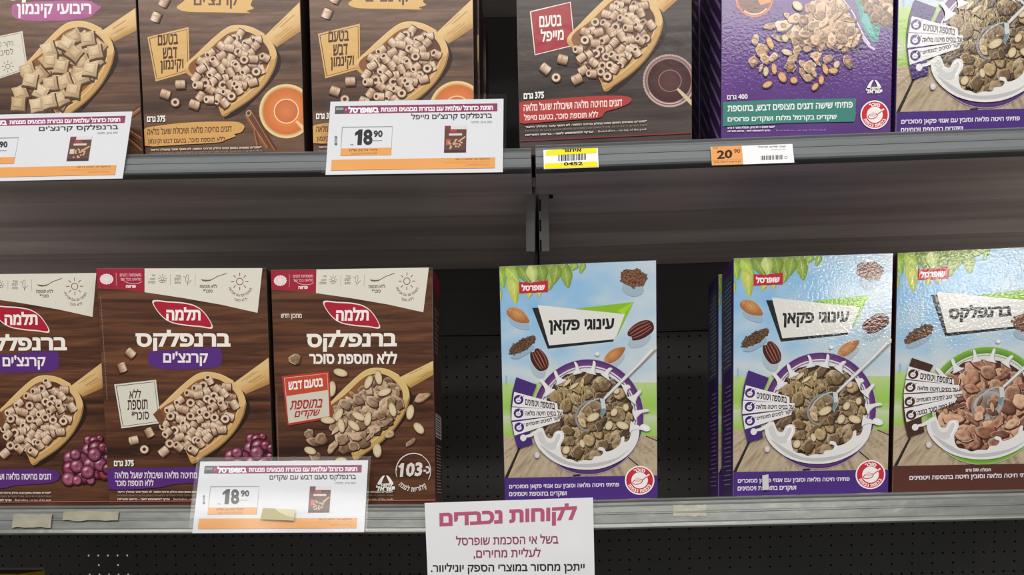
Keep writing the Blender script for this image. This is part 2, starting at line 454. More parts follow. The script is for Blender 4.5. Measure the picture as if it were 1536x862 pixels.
def affine(src, dst):
    (x1, y1), (x2, y2), (x3, y3) = src; det = (x2-x1)*(y3-y1)-(x3-x1)*(y2-y1)
    def f(p):
        u = ((p[0]-x1)*(y3-y1)-(x3-x1)*(p[1]-y1))/det; v = ((x2-x1)*(p[1]-y1)-(p[0]-x1)*(y2-y1))/det
        return tuple(dst[0][k]+u*(dst[1][k]-dst[0][k])+v*(dst[2][k]-dst[0][k]) for k in (0, 1))
    return f
SCOOP_REF = [(230, 621), (289, 694), (353, 574)]
def scoop(a, to, rg, filling, handle_end, tone=(206, 164, 104)):
    f = affine(SCOOP_REF, to); M = lambda L: [f(p) for p in L]
    rim_d, rim_l, inn = mix(tone, (110, 70, 36), .55), mix(tone, (255, 240, 200), .35), (112, 66, 40)
    # shadow printed beneath the scoop
    a.blob(M([(244, 618), (300, 575), (345, 572), (372, 600), (372, 625), (350, 655), (318, 686), (294, 698), (286, 690)]), (40, 24, 16))
    out = spline(M([(230, 621), (262, 590), (290, 566), (308, 559), (330, 562), (350, 572), (364, 588), (369, 606), (364, 624), (350, 648), (330, 668), (306, 684), (289, 695), (279, 677), (262, 655), (246, 640)]), 5)
    a.fan(f((310, 622)), out, tone, [mix(tone, (255, 236, 190), .25) if i < len(out)*.45 else mix(tone, (130, 86, 44), .12) for i in range(len(out))])
    inner = spline(M([(236, 622), (266, 596), (292, 573), (309, 567), (328, 569), (345, 580), (356, 594), (358, 608), (353, 622), (340, 640), (320, 658), (298, 674), (284, 682), (268, 655)]), 5)
    a.fan(f((305, 622)), inner, inn, [mix(inn, (60, 32, 18), .45) if len(inner)*.2 < i < len(inner)*.55 else mix(inn, (180, 124, 74), .4) for i in range(len(inner))])
    a.line(spline(M([(231, 620), (262, 589), (290, 565), (308, 558.5), (330, 561.5), (350, 571.5)]), 6, False), 1.6, rim_l)
    a.line(spline(M([(369, 604), (364, 624), (350, 648), (330, 668), (306, 684), (289, 694)]), 6, False), 2.2, rim_d)
    a.line(spline(M([(358, 612), (350, 632), (334, 652), (312, 670), (287, 685)]), 6, False), 1.6, rim_l)
    j0, j1 = f((351, 574)), f((369, 591)); (e0, e1) = handle_end
    a.up(); hi, mid_, lo = mix(tone, (255, 236, 190), .3), tone, mix(tone, (120, 74, 34), .45)
    L0 = lambda t: (j0[0]+(j1[0]-j0[0])*t, j0[1]+(j1[1]-j0[1])*t); L1 = lambda t: (e0[0]+(e1[0]-e0[0])*t, e0[1]+(e1[1]-e0[1])*t)
    for t0, t1, c0, c1 in ((0, .25, hi, hi), (.25, .7, hi, mid_), (.7, 1, mid_, lo)): a.face([L0(t0), L1(t0), L1(t1), L0(t1)], [c0, c0, c1, c1])
    for k in range(6):
        t = rg.uniform(.1, .9); u0 = rg.uniform(0, .5); P, Q = L0(t), L1(t)
        a.line([(P[0]+(Q[0]-P[0])*u0, P[1]+(Q[1]-P[1])*u0), (P[0]+(Q[0]-P[0])*(u0+.4), P[1]+(Q[1]-P[1])*(u0+.4))], .8, mix(tone, (120, 74, 34), .4))
    filling(f)
CRUNCH = [(314,571),(305,578),(297,582),(309,588),(326,584),(340,580),(336,590),(321,594),(311,598),(298,592),(286,590),(270,600),(286,604),(300,608),(256,613),(276,614),(320,610),(334,609),(352,607),(256,624),(272,629),(286,624),(299,629),(310,622),(322,626),(338,628),(345,625),(248,637),(252,648),(262,645),(273,643),(262,623),(288,648),(300,648),(310,649),(322,640),(333,644),(270,655),(283,660),(294,660),(255,665),(269,670),(281,668),(291,675),(301,665),(312,656),(318,648),(327,638),(290,638),(310,639),(279,638),(305,616),(318,602),(329,600),(293,615),(265,612)]
SCOOP_IN = [(250,640),(246,626),(270,602),(300,578),(314,570),(332,576),(348,592),(355,606),(350,622),(336,638),(318,652),(300,666),(284,676),(268,672),(254,660)]
def crunch_fill(a, rg):
    def go(f):
        for p in fill_pts(rg, SCOOP_IN, 15): tube(a, rg, *f(p), 12, rg.choice('sso'), ((160, 122, 94), (146, 110, 82)))
        for p in sorted(CRUNCH, key=lambda q: q[1]): tube(a, rg, *f(p), 12.5)
    return go
def honey_dish(a, cx, cy, r, maple=False):
    if maple:
        a.disc(cx, cy, r, r, 0, [(1, (150, 118, 112)), (.95, (206, 182, 172)), (.9, (108, 76, 70)), (.84, (170, 140, 134)), (.8, (64, 34, 34)), (.5, (74, 42, 42)), (0, (86, 52, 50))], 36)
        for i in range(26):
            t = R(150+i*7.5); a.disc(cx+math.cos(t)*r*.96, cy+math.sin(t)*r*.96, r*.055, r*.045, i*9, [(1, (130, 100, 96)), (0, (222, 204, 196))], 8)
        a.ring(cx+r*.02, cy, r*.44, r*.42, 1.4, (150, 112, 104)); a.disc(cx+r*.02, cy, r*.4, r*.38, 0, [(1, (80, 46, 46)), (0, (92, 56, 54))], 20)
        a.line([(cx+r*.3, cy+r*.3), (cx+r*.5, cy+r*.5), (cx+r*1.1, cy+r*1.1)], 3.5, (210, 190, 150), taper=2.0)
        a.line(a.ell(cx, cy, r*.86, r*.86, 0, 20, 60, 150), 1.6, (214, 176, 170))
    else:
        a.disc(cx, cy, r, r, 0, [(1, (150, 120, 74)), (.97, (236, 214, 160)), (.9, (214, 182, 122)), (.84, (196, 120, 66)), (.8, (206, 112, 56)), (.4, (222, 132, 72)), (0, (230, 146, 86))], 36)
        a.ring(cx, cy, r*.46, r*.46, 1.8, (246, 204, 160)); a.disc(cx, cy, r*.42, r*.42, 0, [(1, (200, 108, 60)), (0, (216, 128, 78))], 20)
        a.line([(cx+r*.36, cy+r*.36), (cx+r*.55, cy+r*.55), (cx+r*1.15, cy+r*1.15)], 4, (238, 190, 140), taper=1.8)
def sun_icon(a, cx, cy, s, col, wd):
    a.ring(cx, cy, s*.42, s*.42, wd, col, 20)
    for k in range(8):
        t = R(45*k); a.line([(cx+math.cos(t)*s*.62, cy+math.sin(t)*s*.62), (cx+math.cos(t)*s, cy+math.sin(t)*s)], wd, col)
def seal(a, cx, cy, r):
    a.disc(cx, cy, r, r, 0, [(1, (245, 240, 238)), (0, (245, 240, 238))], 40); a.disc(cx, cy, r*.91, r*.91, 0, [(1, (200, 42, 58)), (0, (200, 42, 58))], 40)
    a.disc(cx, cy, r*.56, r*.56, 0, [(1, (245, 240, 238)), (0, (245, 240, 238))], 32)
    a.arc_text('סוכר', cx, cy, r*.73, -32, 32, r*.24, WHITE, .05); a.arc_text('בכמות גבוהה', cx, cy, r*.73, 248, 112, r*.22, WHITE, .05, inward=True)
    c = (190, 40, 56); a.line(spline([(cx-r*.08, cy+r*.06), (cx+r*.3, cy-r*.18), (cx+r*.66, cy-r*.42)], 4, False), r*.1, WHITE)
    a.ring(cx-r*.14, cy+r*.1, r*.36, r*.2, r*.06, c, 24, -14); a.blob([(cx-r*.34, cy+r*.08), (cx-r*.2, cy-r*.16), (cx-r*.05, cy-r*.18), (cx+r*.12, cy+r*.04), (cx-r*.1, cy+r*.14)], (235, 200, 200))
    a.line([(cx+r*.16, cy+r*.0), (cx+r*.5, cy-r*.26)], r*.06, c)
def israel_mark(a, cx, cy, s):
    for sg in (-1, 1):
        a.blob([(cx+sg*s*.06, cy-s*.62), (cx+sg*s*.3, cy-s*.5), (cx+sg*s*.62, cy+s*.02), (cx+sg*s*.36, cy+s*.06), (cx+sg*s*.2, cy-s*.3)], WHITE, 5)
    a.text('מיוצר', cx-s*.5, cy-s*.02, cx+s*.5, cy+s*.2, WHITE, .05); a.text('ישראל', cx-s*.72, cy+s*.14, cx+s*.72, cy+s*.56, WHITE, .05)

# --- brown whole-grain carton: the header, brand leaf and title are the same on every flavour (sheet of the middle lower box)
QA2 = [(143.9, 401.6), (399.2, 401.1), (411.7, 765.5), (164.2, 766.6)]
def brand_header(a, title_patch=None):
    a.part('header_strip')
    a.poly([(140, 394), (217, 394), (216.8, 438), (190, 434.5), (140, 432)], (158, 34, 56))
    a.poly([(217, 394), (394.5, 394), (386.3, 469), (333, 457), (273.6, 446.5), (217, 438)], (222, 217, 204))
    a.disc(160, 418.4, 9.6, 7.6, 0, [(1, (238, 226, 224)), (.8, (226, 206, 206)), (0, (236, 226, 222))], 22)
    for k in range(16): a.disc(160+9.2*math.cos(R(k*22.5)), 418.4+7.2*math.sin(R(k*22.5)), 1.3, 1.1, 0, [(1, (238, 228, 226)), (0, (238, 228, 226))], 6)
    a.line([(174.3, 409), (174.6, 428)], .7, (214, 150, 160))
    a.part('header_strip', 'lettering')
    pk = (224, 170, 178); br = (112, 100, 84)
    a.text('משפחות דגנים', 180, 410, 212, 414.5, pk, .02); a.text('מלאים בכל יום', 182, 416, 212, 420.5, pk, .02); a.line(spline([(181, 417), (192, 424), (206, 425), (213, 422)], 4, False), .9, pk)
    a.text('פרווה', 189, 427.2, 204, 431.5, (240, 226, 224), .05)
    sun_icon(a, 243.7, 417.5, 6.5, br, .7); a.line([(238, 421), (250, 420)], .6, br); a.line([(240, 423.5), (248, 423)], .6, br)
    for k, t in enumerate(('מקור', 'לסיבים', 'תזונתיים')): a.text(t, 233-len(t)*1.3, 411.5+k*5, 233, 415+k*5, br, .01)
    a.line([(256, 411), (255.6, 427)], .6, (170, 160, 146)); a.line([(293, 411), (292.6, 429)], .6, (170, 160, 146))
    for k, t in enumerate(('מכיל', 'דגנים', 'מלאים')): a.text(t, 271-len(t)*1.8, 411.5+k*5, 271, 415.5+k*5, br, .01)
    a.ring(280.8, 417.5, 2.4, 6, .6, br, 16, 8); a.line([(281, 423), (281.5, 428)], .7, br); a.line([(281.5, 425), (287, 420)], .7, br); a.line([(279, 416), (275, 414)], .6, br)
    a.poly([(301, 418.6), (311, 419.6), (318.5, 418.6), (316, 421), (309, 422), (303.5, 421)], br); a.line([(317, 419.6), (326, 414.5), (340, 409.8)], 1.1, br)
    a.text('ללא תוספת', 299.5, 426, 326, 432, br, .02); a.text('סוכר*', 305, 433.2, 319, 438.8, br, .02)
    sun_icon(a, 359.7, 422, 13.2, (128, 84, 70), 1.1)
    a.arc_text('לפתוח יום עם אנרגיה', 361, 425, 17.5, 252, 112, 4, (132, 96, 82), .01, inward=True); a.arc_text('ללא סוכר', 361, 425, 25, 204, 156, 4, (132, 96, 82), .01, inward=True)
    a.part('brand_logo')
    leaf = spline([(228.8, 451), (252, 451.6), (276, 453.6), (294, 458.6), (308.6, 470.5), (319.3, 491.6), (300, 490.4), (276, 488), (255, 483), (239, 470.5)], 5)
    leaf[0] = (228.8, 451); a.poly(leaf, (236, 226, 220)); a.poly([((x-275)*.955+275, (y-471)*.9+471) for x, y in leaf], (172, 28, 52))
    a.part('brand_logo', 'lettering'); a.text('תלמה', 249.5, 460.5, 301, 480.5, (244, 238, 232), .03, tilt=0)
    a.part('product_title'); a.text('ברנפלקס', 203.5, 494.5, 345.8, 527, (240, 234, 224), .032, res=3)
def side_line(a, x0, y0, x1, y1):
    a.part('edge_print'); n = 34
    for k in range(n):
        t0, t1 = k/n, (k+.7)/n; a.line([(x0+(x1-x0)*t0, y0+(y1-y0)*t0), (x0+(x1-x0)*t1, y0+(y1-y0)*t1)], 1.1, (128, 106, 88), up=(k == 0))
def small_print(a, x0, x1, y, dy=5.6, tilt=0, dim=(206, 196, 186)):
    a.part('small_print')
    a.text('*סוכרים נמצאים באופן טבעי בחלק מרכיבי המוצר. לא הוסף סוכר בתהליך הייצור', x0, y, x1, y+4.3, dim, .04, tilt, res=1)
    a.text('מנת דגנים = 30 גרם, מכיל סוכרים המצויים באופן טבעי בדגנים ובפירות', x0, y+dy, x1, y+dy+3.8, mix(dim, (90, 70, 60), .45), .0, tilt, res=1)
    xm = x0+(x1-x0)*.36
    a.text('עדיף להשתמש לפני - בראש האריזה', x0, y+2*dy, x0+(x1-x0)*.56, y+2*dy+4.2, dim, .05, tilt*.56, res=1)
    a.text('Best before - on top of the pack', x0+(x1-x0)*.6, y+2*dy+tilt*.6, x1, y+2*dy+4.2+tilt*.6, mix(dim, (90, 70, 60), .2), .02, tilt*.4, res=1, ltr=True)
def flat_base(a, col, n=1):
    a.part('front_panel')
def wood_base(a):
    a.part('front_panel'); w, h = a.w, a.h
    V, F, C = a.parts[('front_panel',)]
    a.raw([(-w/2, 0), (w/2, 0), (w/2, h), (-w/2, h)], [S(90, 60, 44)]*4)
def framed_badge(a, q, fill, frame, inset=2.2, wd=1.0, margin=0):
    a.poly(q, fill); cx = sum(p[0] for p in q)/4; cy = sum(p[1] for p in q)/4
    sh = lambda k: [(cx+(x-cx)*k, cy+(y-cy)*k) for x, y in q]
    I = sh(1-inset/30); a.line(I+[I[0]], wd, frame)
def grapes(a, rg, dx=242, dy=0):
    for x, y, r in [(305,606,14),(325,610,16),(345,600,10),(360,690,20),(345,655,20),(375,670,18),(305,640,20),(332,635,25),(328,680,23),(240,668,22),(237,703,22),(280,670,20),(285,730,22),(335,718,18),(360,720,20),(232,740,20),(262,745,14),(310,745,12),(310,690,22),(262,695,20),(345,690,20),(325,655,20),(372,705,18),(300,715,20),(258,655,16),(355,630,14),(375,640,14)]:
        cx, cy, s = x/2.27+dx, y/2.27+390+dy, r/1.9
        a.disc(cx+.6, cy+1, s*1.1, s*1.1, 0, [(1, (36, 10, 18)), (0, (36, 10, 18))], 14)
        c = rg.choice(((112, 26, 50), (92, 26, 48), (134, 62, 88), (84, 18, 36), (120, 50, 76)))
        a.disc(cx, cy, s, s, 0, [(1, mix(c, (40, 6, 16), .6)), (.82, c), (.5, mix(c, (214, 150, 170), .34)), (.2, mix(c, (214, 150, 170), .2)), (0, mix(c, (90, 20, 40), .3))], 18)
        a.disc(cx-s*.28, cy-s*.34, s*.5, s*.3, -30, [(1, mix(c, (214, 150, 170), .3)), (.5, mix(c, (235, 205, 215), .55)), (0, (240, 214, 224))], 10)
        a.disc(cx+s*.35, cy+s*.4, s*.22, s*.13, -30, [(1, c), (0, (214, 150, 172))], 8)
def banner_brush(a, pts, col): a.blob(pts, col, 5)
def art_crunch(w, h):
    rg = random.Random(11); a = Art(QA2, w, h); wood_base(a); a.sheet(QA2); side_line(a, 151, 445, 161, 600)
    brand_header(a)
    a.part('flavour_patch'); a.poly(spline([(223, 530), (232, 526), (262, 525), (290, 522), (326, 521), (333, 530), (331, 546), (322, 551), (296, 553), (262, 554), (236, 552), (224, 545)], 3), (86, 44, 122))
    a.part('flavour_patch', 'lettering'); a.text("קרנצ'ים", 245, 527, 312, 549, (238, 230, 226), .022)
    a.part('cereal_scoop_picture'); scoop(a, SCOOP_REF, rg, crunch_fill(a, rg), ((406, 534), (408, 574)))
    for x, y in ((196.4, 529.4), (184, 551), (224.5, 648.5), (201, 660)): tube(a, rg, x, y, 12.5, 's')
    tube(a, rg, 217, 673.7, 12, 'r'); tube(a, rg, 246, 677, 13, 's')
    a.part('claim_badge'); framed_badge(a, [(172, 576.5), (234.7, 569.5), (242, 634.5), (183, 642.5)], (216, 212, 198), (78, 62, 60), 2.6, 1.1)
    a.part('claim_badge', 'lettering'); b = (70, 44, 34)
    a.text('ללא', 194.7, 584, 212, 598, b, .012, -1); a.text('תוספת', 192, 600.2, 222, 615.5, b, .012, -1.5); a.text('סוכר*', 198, 616, 224, 630.5, b, .012, -1.5)
    # the scoop lip lies over the badge
    a.part('cereal_scoop_picture'); a.poly([(230, 621.5), (240, 612), (247, 628), (243, 640)], (116, 72, 46))
    a.part('grape_picture'); grapes(a, rg)
    a.part('weight_text'); a.text('375 גרם', 171.7, 689.6, 201.5, 699.5, WHITE, .035)
    a.part('ingredient_banner'); a.poly(spline([(160, 704), (200, 702), (260, 701), (310, 701), (328, 706), (331, 713), (318, 722), (262, 726), (236, 731), (160, 733)], 3), (86, 42, 118))
    a.part('ingredient_banner', 'lettering'); a.text('דגנים מחיטה מלאה ושיבולת שועל מלאה', 173, 706.2, 318, 717.5, (232, 220, 226), .014); a.text('ללא תוספת סוכר', 174, 718.5, 231, 728.8, (232, 220, 226), .014)
    small_print(a, 177, 317, 735.5)
    a.part('base_line'); a.line([(160, 752), (415, 750.5)], 1.5, (150, 92, 84))
    return a
QA3 = [(405.7, 404.4), (648.8, 400.2), (653.8, 764.5), (417.9, 765.4)]
def art_almond(w, h):
    rg = random.Random(5); a = Art(QA2, w, h); wood_base(a); brand_header(a); a.sheet(QA3); side_line(a, 415, 590, 418, 700)
    a.part('product_title'); a.text('ללא תוספת סוכר', 464, 527, 595.8, 546, (240, 234, 224), .03); a.text('מתכון חדש', 421.5, 470.3, 452.8, 479, (222, 212, 200), .03)
    pal = ((178, 142, 108), (160, 124, 94), (192, 158, 124), (146, 110, 80))
    to = [(481.6, 619), (532.6, 689), (601.5, 565.5)]
    def fillf(f):
        inn = [(250, 640), (250, 626), (270, 604), (300, 580), (318, 574), (336, 580), (352, 594), (357, 608), (350, 628), (334, 646), (316, 658), (300, 668), (284, 678), (266, 684), (262, 668)]
        for p in fill_pts(rg, inn, 9.5): flake(a, rg, *f(p), 9.5, pal)
        for p in fill_pts(rg, inn, 22): flake(a, rg, *f(p), 9, ((196, 164, 130), (182, 146, 112)))
        for x, y, ang in ((553, 573, -65), (568, 566, 80), (577, 588, -20), (589, 614, 75), (538, 624, 28), (552, 628, 100), (492, 630, 5), (508, 622, -60), (512, 638, 80), (531, 638, 40)): almond_slice(a, x, y, 11, 6, ang)
    a.part('cereal_scoop_picture'); scoop(a, to, rg, fillf, ((654, 539), (656, 559)), (200, 166, 98))
    for x, y, r in ((442.4, 538, 9.5), (633.6, 596, 10), (616, 663, 9.5), (464, 651.5, 10), (471, 662, 9), (482, 658, 10), (499.5, 670, 10), (473, 684, 9), (585, 651, 8)):
        flake(a, rg, x, y, r, pal[:3])
    for x, y, ax, ay, ang in ((511, 558.7, 11, 6.5, 15), (498, 583, 12, 7, 95), (615.5, 618, 11.5, 6.5, 100), (628.5, 642, 10, 7, 48), (566, 675, 11, 7.5, 85), (465.6, 675.6, 9.5, 6.2, 20), (512, 690, 9, 5, 0)): almond_slice(a, x, y, ax, ay, ang)
    a.part('claim_badge'); a.poly([(423, 564), (494.5, 556.3), (497.3, 627), (432, 638.3)], (176, 58, 48)); a.poly([(430.5, 594), (492.5, 584.8), (494.6, 624), (433.5, 634.6)], (208, 204, 188)); a.poly([(427, 567), (491.5, 560), (492.5, 584.8), (430, 594)], (196, 74, 50))
    a.line([(427, 567), (491.5, 560), (494.4, 624), (433.5, 634.5), (427, 567)], .9, (226, 186, 170))
    a.part('claim_badge', 'lettering'); a.text('בטעם דבש', 433, 572.5, 485, 585.5, WHITE, .03, -6); rd = (172, 52, 52)
    a.text('בתוספת', 435, 601, 483, 615, rd, .022, -3.5, 3); a.text('שקדים', 441, 616.5, 478, 629.5, rd, .022, -3, 3)
    a.part('cereal_scoop_picture'); almond_slice(a, 492, 630, 11, 6, 5)
    a.part('calorie_mark'); wh = (222, 214, 206); a.ring(620.7, 706, 27, 27, 1.6, wh, 40, 0, 180, 300); a.ring(620.7, 706, 26.2, 26.2, 1.1, wh, 40, 0, -58, 30); a.ring(620.7, 706, 27, 27, .9, wh, 20, 0, 160, 182)
    a.part('calorie_mark', 'lettering'); a.text('103', 600, 694, 633, 715.5, wh, .035, -1.5, 2); a.text('כ-', 635.5, 699, 645.5, 710, wh, .04)
    a.poly([(597.5, 699.5), (602.5, 695), (604, 698), (600.5, 702)], wh)
    a.arc_text('קלוריות למנה', 620.7, 706, 27.5, 228, 138, 7, wh, .03, inward=True)
    a.part('origin_mark'); israel_mark(a, 578.5, 725, 19.5)
    a.part('weight_text'); a.text('400 גרם', 424, 690, 452, 699.5, WHITE, .035)
    a.part('ingredient_banner'); a.text('פתיתי חיטה מלאה בטעם דבש', 424, 706, 540, 717, (230, 220, 214), .014); a.text('בתוספת שקדים ללא תוספת סוכר', 424, 719, 540, 730, (230, 220, 214), .014)
    small_print(a, 424, 590, 735.5)
    a.part('base_line'); a.line([(405, 752), (660, 749.5)], 1.6, (168, 96, 84))
    return a
def art_upper(w, h, q, kind):
    rg = random.Random({'honey': 21, 'maple': 22, 'cinnamon': 23}[kind]); a = Art(QA2, w, h); wood_base(a); brand_header(a); a.sheet(q)
    if kind == 'honey':
        sh = (46.5, -520.0)
        a.part('flavour_patch'); a.poly(spline([(266, 10), (276, 2), (290, -12), (340, -16), (374, -14), (379, -2), (376, 8), (381, 13), (370, 17), (374, 20), (330, 19), (282, 18), (268, 14)], 3), (214, 172, 104))
        a.part('flavour_patch', 'lettering'); a.text("קרנצ'ים", 291, -8, 357, 13.5, (96, 58, 46), .02)
        a.part('honey_dish_picture'); honey_dish(a, 429.5, 167, 41)
        for p, q_, wd, c in (((370, 172), (402, 222), 8, (142, 86, 54)), ((378, 168), (413, 226), 7, (112, 64, 42)), ((382, 196), (388, 226), 5, (120, 76, 50))):
            a.line([p, q_], wd, c, mix(c, (50, 24, 14), .5)); a.line([(p[0]-1, p[1]), (q_[0]-1, q_[1])], 1.2, mix(c, (235, 180, 130), .4))
        a.disc(373, 170, 4.5, 5.5, 20, [(1, (150, 110, 80)), (.7, (200, 172, 140)), (.5, (90, 56, 38)), (0, (90, 56, 38))], 10)
        a.part('claim_badge'); framed_badge(a, [(221.5, 56), (283, 41), (285, 108), (234, 122.5)], (214, 172, 108), (96, 62, 44), 2.6, 1.2)
        a.part('claim_badge', 'lettering'); b = (78, 46, 34)
        a.text('בטעם', 237, 52.5, 267.5, 69.5, b, .022, -2.5); a.text('דבש', 244.5, 72, 266, 89, b, .022, -1.5); a.text('וקינמון', 241, 91, 275.5, 111, b, .022, -3)
        a.part('cereal_scoop_picture'); to = [(x+sh[0], y+sh[1]) for x, y in SCOOP_REF]; scoop(a, to, rg, crunch_fill(a, rg), ((452, 1), (458, 43)))
        for x, y in ((246, 4), (234, 26.5), (271, 127), (248.5, 141.5)): tube(a, rg, x, y, 13, 's')
        tube(a, rg, 263.5, 154, 12, 'r'); tube(a, rg, 292, 157, 13.5, 's')
        a.part('weight_text'); a.text('375 גרם', 221.5, 174, 249, 184, WHITE, .035)
        a.part('ingredient_banner'); a.poly(spline([(214, 196), (240, 189), (290, 184), (350, 183), (364, 187), (367, 192), (362, 199), (352, 202), (354, 205), (340, 210), (330, 214), (280, 217), (214, 219)], 3), (208, 160, 94))
        a.part('ingredient_banner', 'lettering'); b = (92, 52, 40); a.text('דגנים מחיטה מלאה ושיבולת שועל מלאה', 222, 192.5, 348, 203.5, b, .014, -5); a.text('ללא תוספת סוכר, בטעם דבש וקינמון', 223, 208, 338, 218.5, b, .014, -3)
        small_print(a, 226, 393, 223.5, 5.6, -4)
    elif kind == 'maple':
        to = [(850.5, 59), (908, 137), (979, 2)]
        a.part('flavour_patch'); a.poly(spline([(838, -36), (850, -48), (950, -54), (960, -36), (950, -20), (850, -16)], 3), (150, 52, 52)); a.part('flavour_patch', 'lettering'); a.text("קרנצ'ים", 862, -47, 938, -24, WHITE, .02)
        a.part('maple_dish_picture'); honey_dish(a, 1004, 122, 40, True)
        a.part('claim_badge'); framed_badge(a, [(795, 18), (856, 3.5), (862.5, 69), (802, 84)], (164, 50, 58), (238, 226, 220), .6, 1.7)
        a.part('claim_badge', 'lettering'); a.text('בטעם', 809, 25, 842.5, 42.5, WHITE, .016, -2.5); a.text('מייפל', 811, 45, 845.5, 64, WHITE, .016, -3.5)
        a.part('cereal_scoop_picture'); scoop(a, to, rg, crunch_fill(a, rg), ((1040, -44), (1042, -22)))
        for x, y in ((844, 90), (818, 104)): tube(a, rg, x, y, 13.5, 's')
        tube(a, rg, 834, 117.5, 12.5, 'r'); tube(a, rg, 865, 119.5, 14, 's')
        a.part('weight_text'); a.text('375 גרם', 785.5, 140, 816, 150.5, WHITE, .035, -1.5)
        a.part('ingredient_banner'); a.poly(spline([(774, 157), (820, 151), (880, 146), (930, 145), (947, 149), (942, 157), (925, 164), (908, 169), (899, 178), (860, 181), (820, 184), (774, 185)], 3), (176, 58, 58))
        a.part('ingredient_banner', 'lettering'); a.text('דגנים מחיטה מלאה ושיבולת שועל מלאה', 785.5, 156, 933, 168.5, (242, 226, 216), .014, -8); a.text('ללא תוספת סוכר, בטעם מייפל', 786, 172.5, 897, 183.5, (242, 226, 216), .014, -5)
        small_print(a, 788, 970, 190, 6.0, -9)
        a.part('base_line'); a.line([(774, 213), (1045, 200)], 1.6, (140, 40, 48))
    else:
        a.part('flavour_patch'); a.poly(spline([(18, 14), (24, 6), (70, 2), (130, 1), (142, 6), (152, 11), (143, 19), (134, 26), (100, 31), (50, 32), (22, 27)], 3), (168, 86, 140))
        a.part('flavour_patch', 'lettering'); a.text('ריבועי קינמון', 25.5, 6, 137, 27.5, (240, 230, 232), .022, -.5)
        a.part('claim_badge'); framed_badge(a, [(-36, 62), (34, 47), (42, 104), (-24, 126)], (216, 210, 196), (110, 96, 90), 2, .8)
        a.part('claim_badge', 'lettering'); b = (110, 92, 84); a.text('מקור מלא', -10, 63, 20, 74, b, .0, -3); a.text('לסיבים', -8, 75, 20, 85, b, .0, -3); sun_icon(a, 12, 100, 9, b, .8)
        a.part('cereal_scoop_picture'); to = [(-14.5+45, 101+6), (90, 181), (155.5, 46)]
        def fillp(f):
            for p in fill_pts(rg, SCOOP_IN, 17): pillow(a, rg, *f(p), 21)
            for x, y in ((112, 55), (132, 58), (82, 72), (100, 66), (73, 74), (143, 78), (112, 80), (76, 92), (92, 100), (42, 106), (60, 112), (97, 122), (122, 116), (136, 104), (76, 126), (31, 139), (28, 156), (62, 138), (92, 148), (56, 158), (74, 152), (110, 136), (46, 120)): pillow(a, rg, x, y, 22)
        scoop(a, to, rg, fillp, ((207, 10), (210, 44)))
        a.part('weight_text'); a.text('375 גרם', -20, 180, 8, 190, WHITE, .035)
        a.part('cinnamon_picture')
        for p, q_, wd in (((190, 178), (214, 160), 8), ((186, 190), (216, 210), 9), ((184, 200), (214, 226), 7)): a.line([p, q_], wd, (140, 88, 58), (84, 48, 32)); a.line([p, q_], 1.4, (190, 136, 96))
        a.part('ingredient_banner'); a.poly([(-26, 196), (130, 190), (134, 214), (-26, 222)], (168, 86, 140))
        small_print(a, -16, 150, 226, 5.6, -3)
    return a

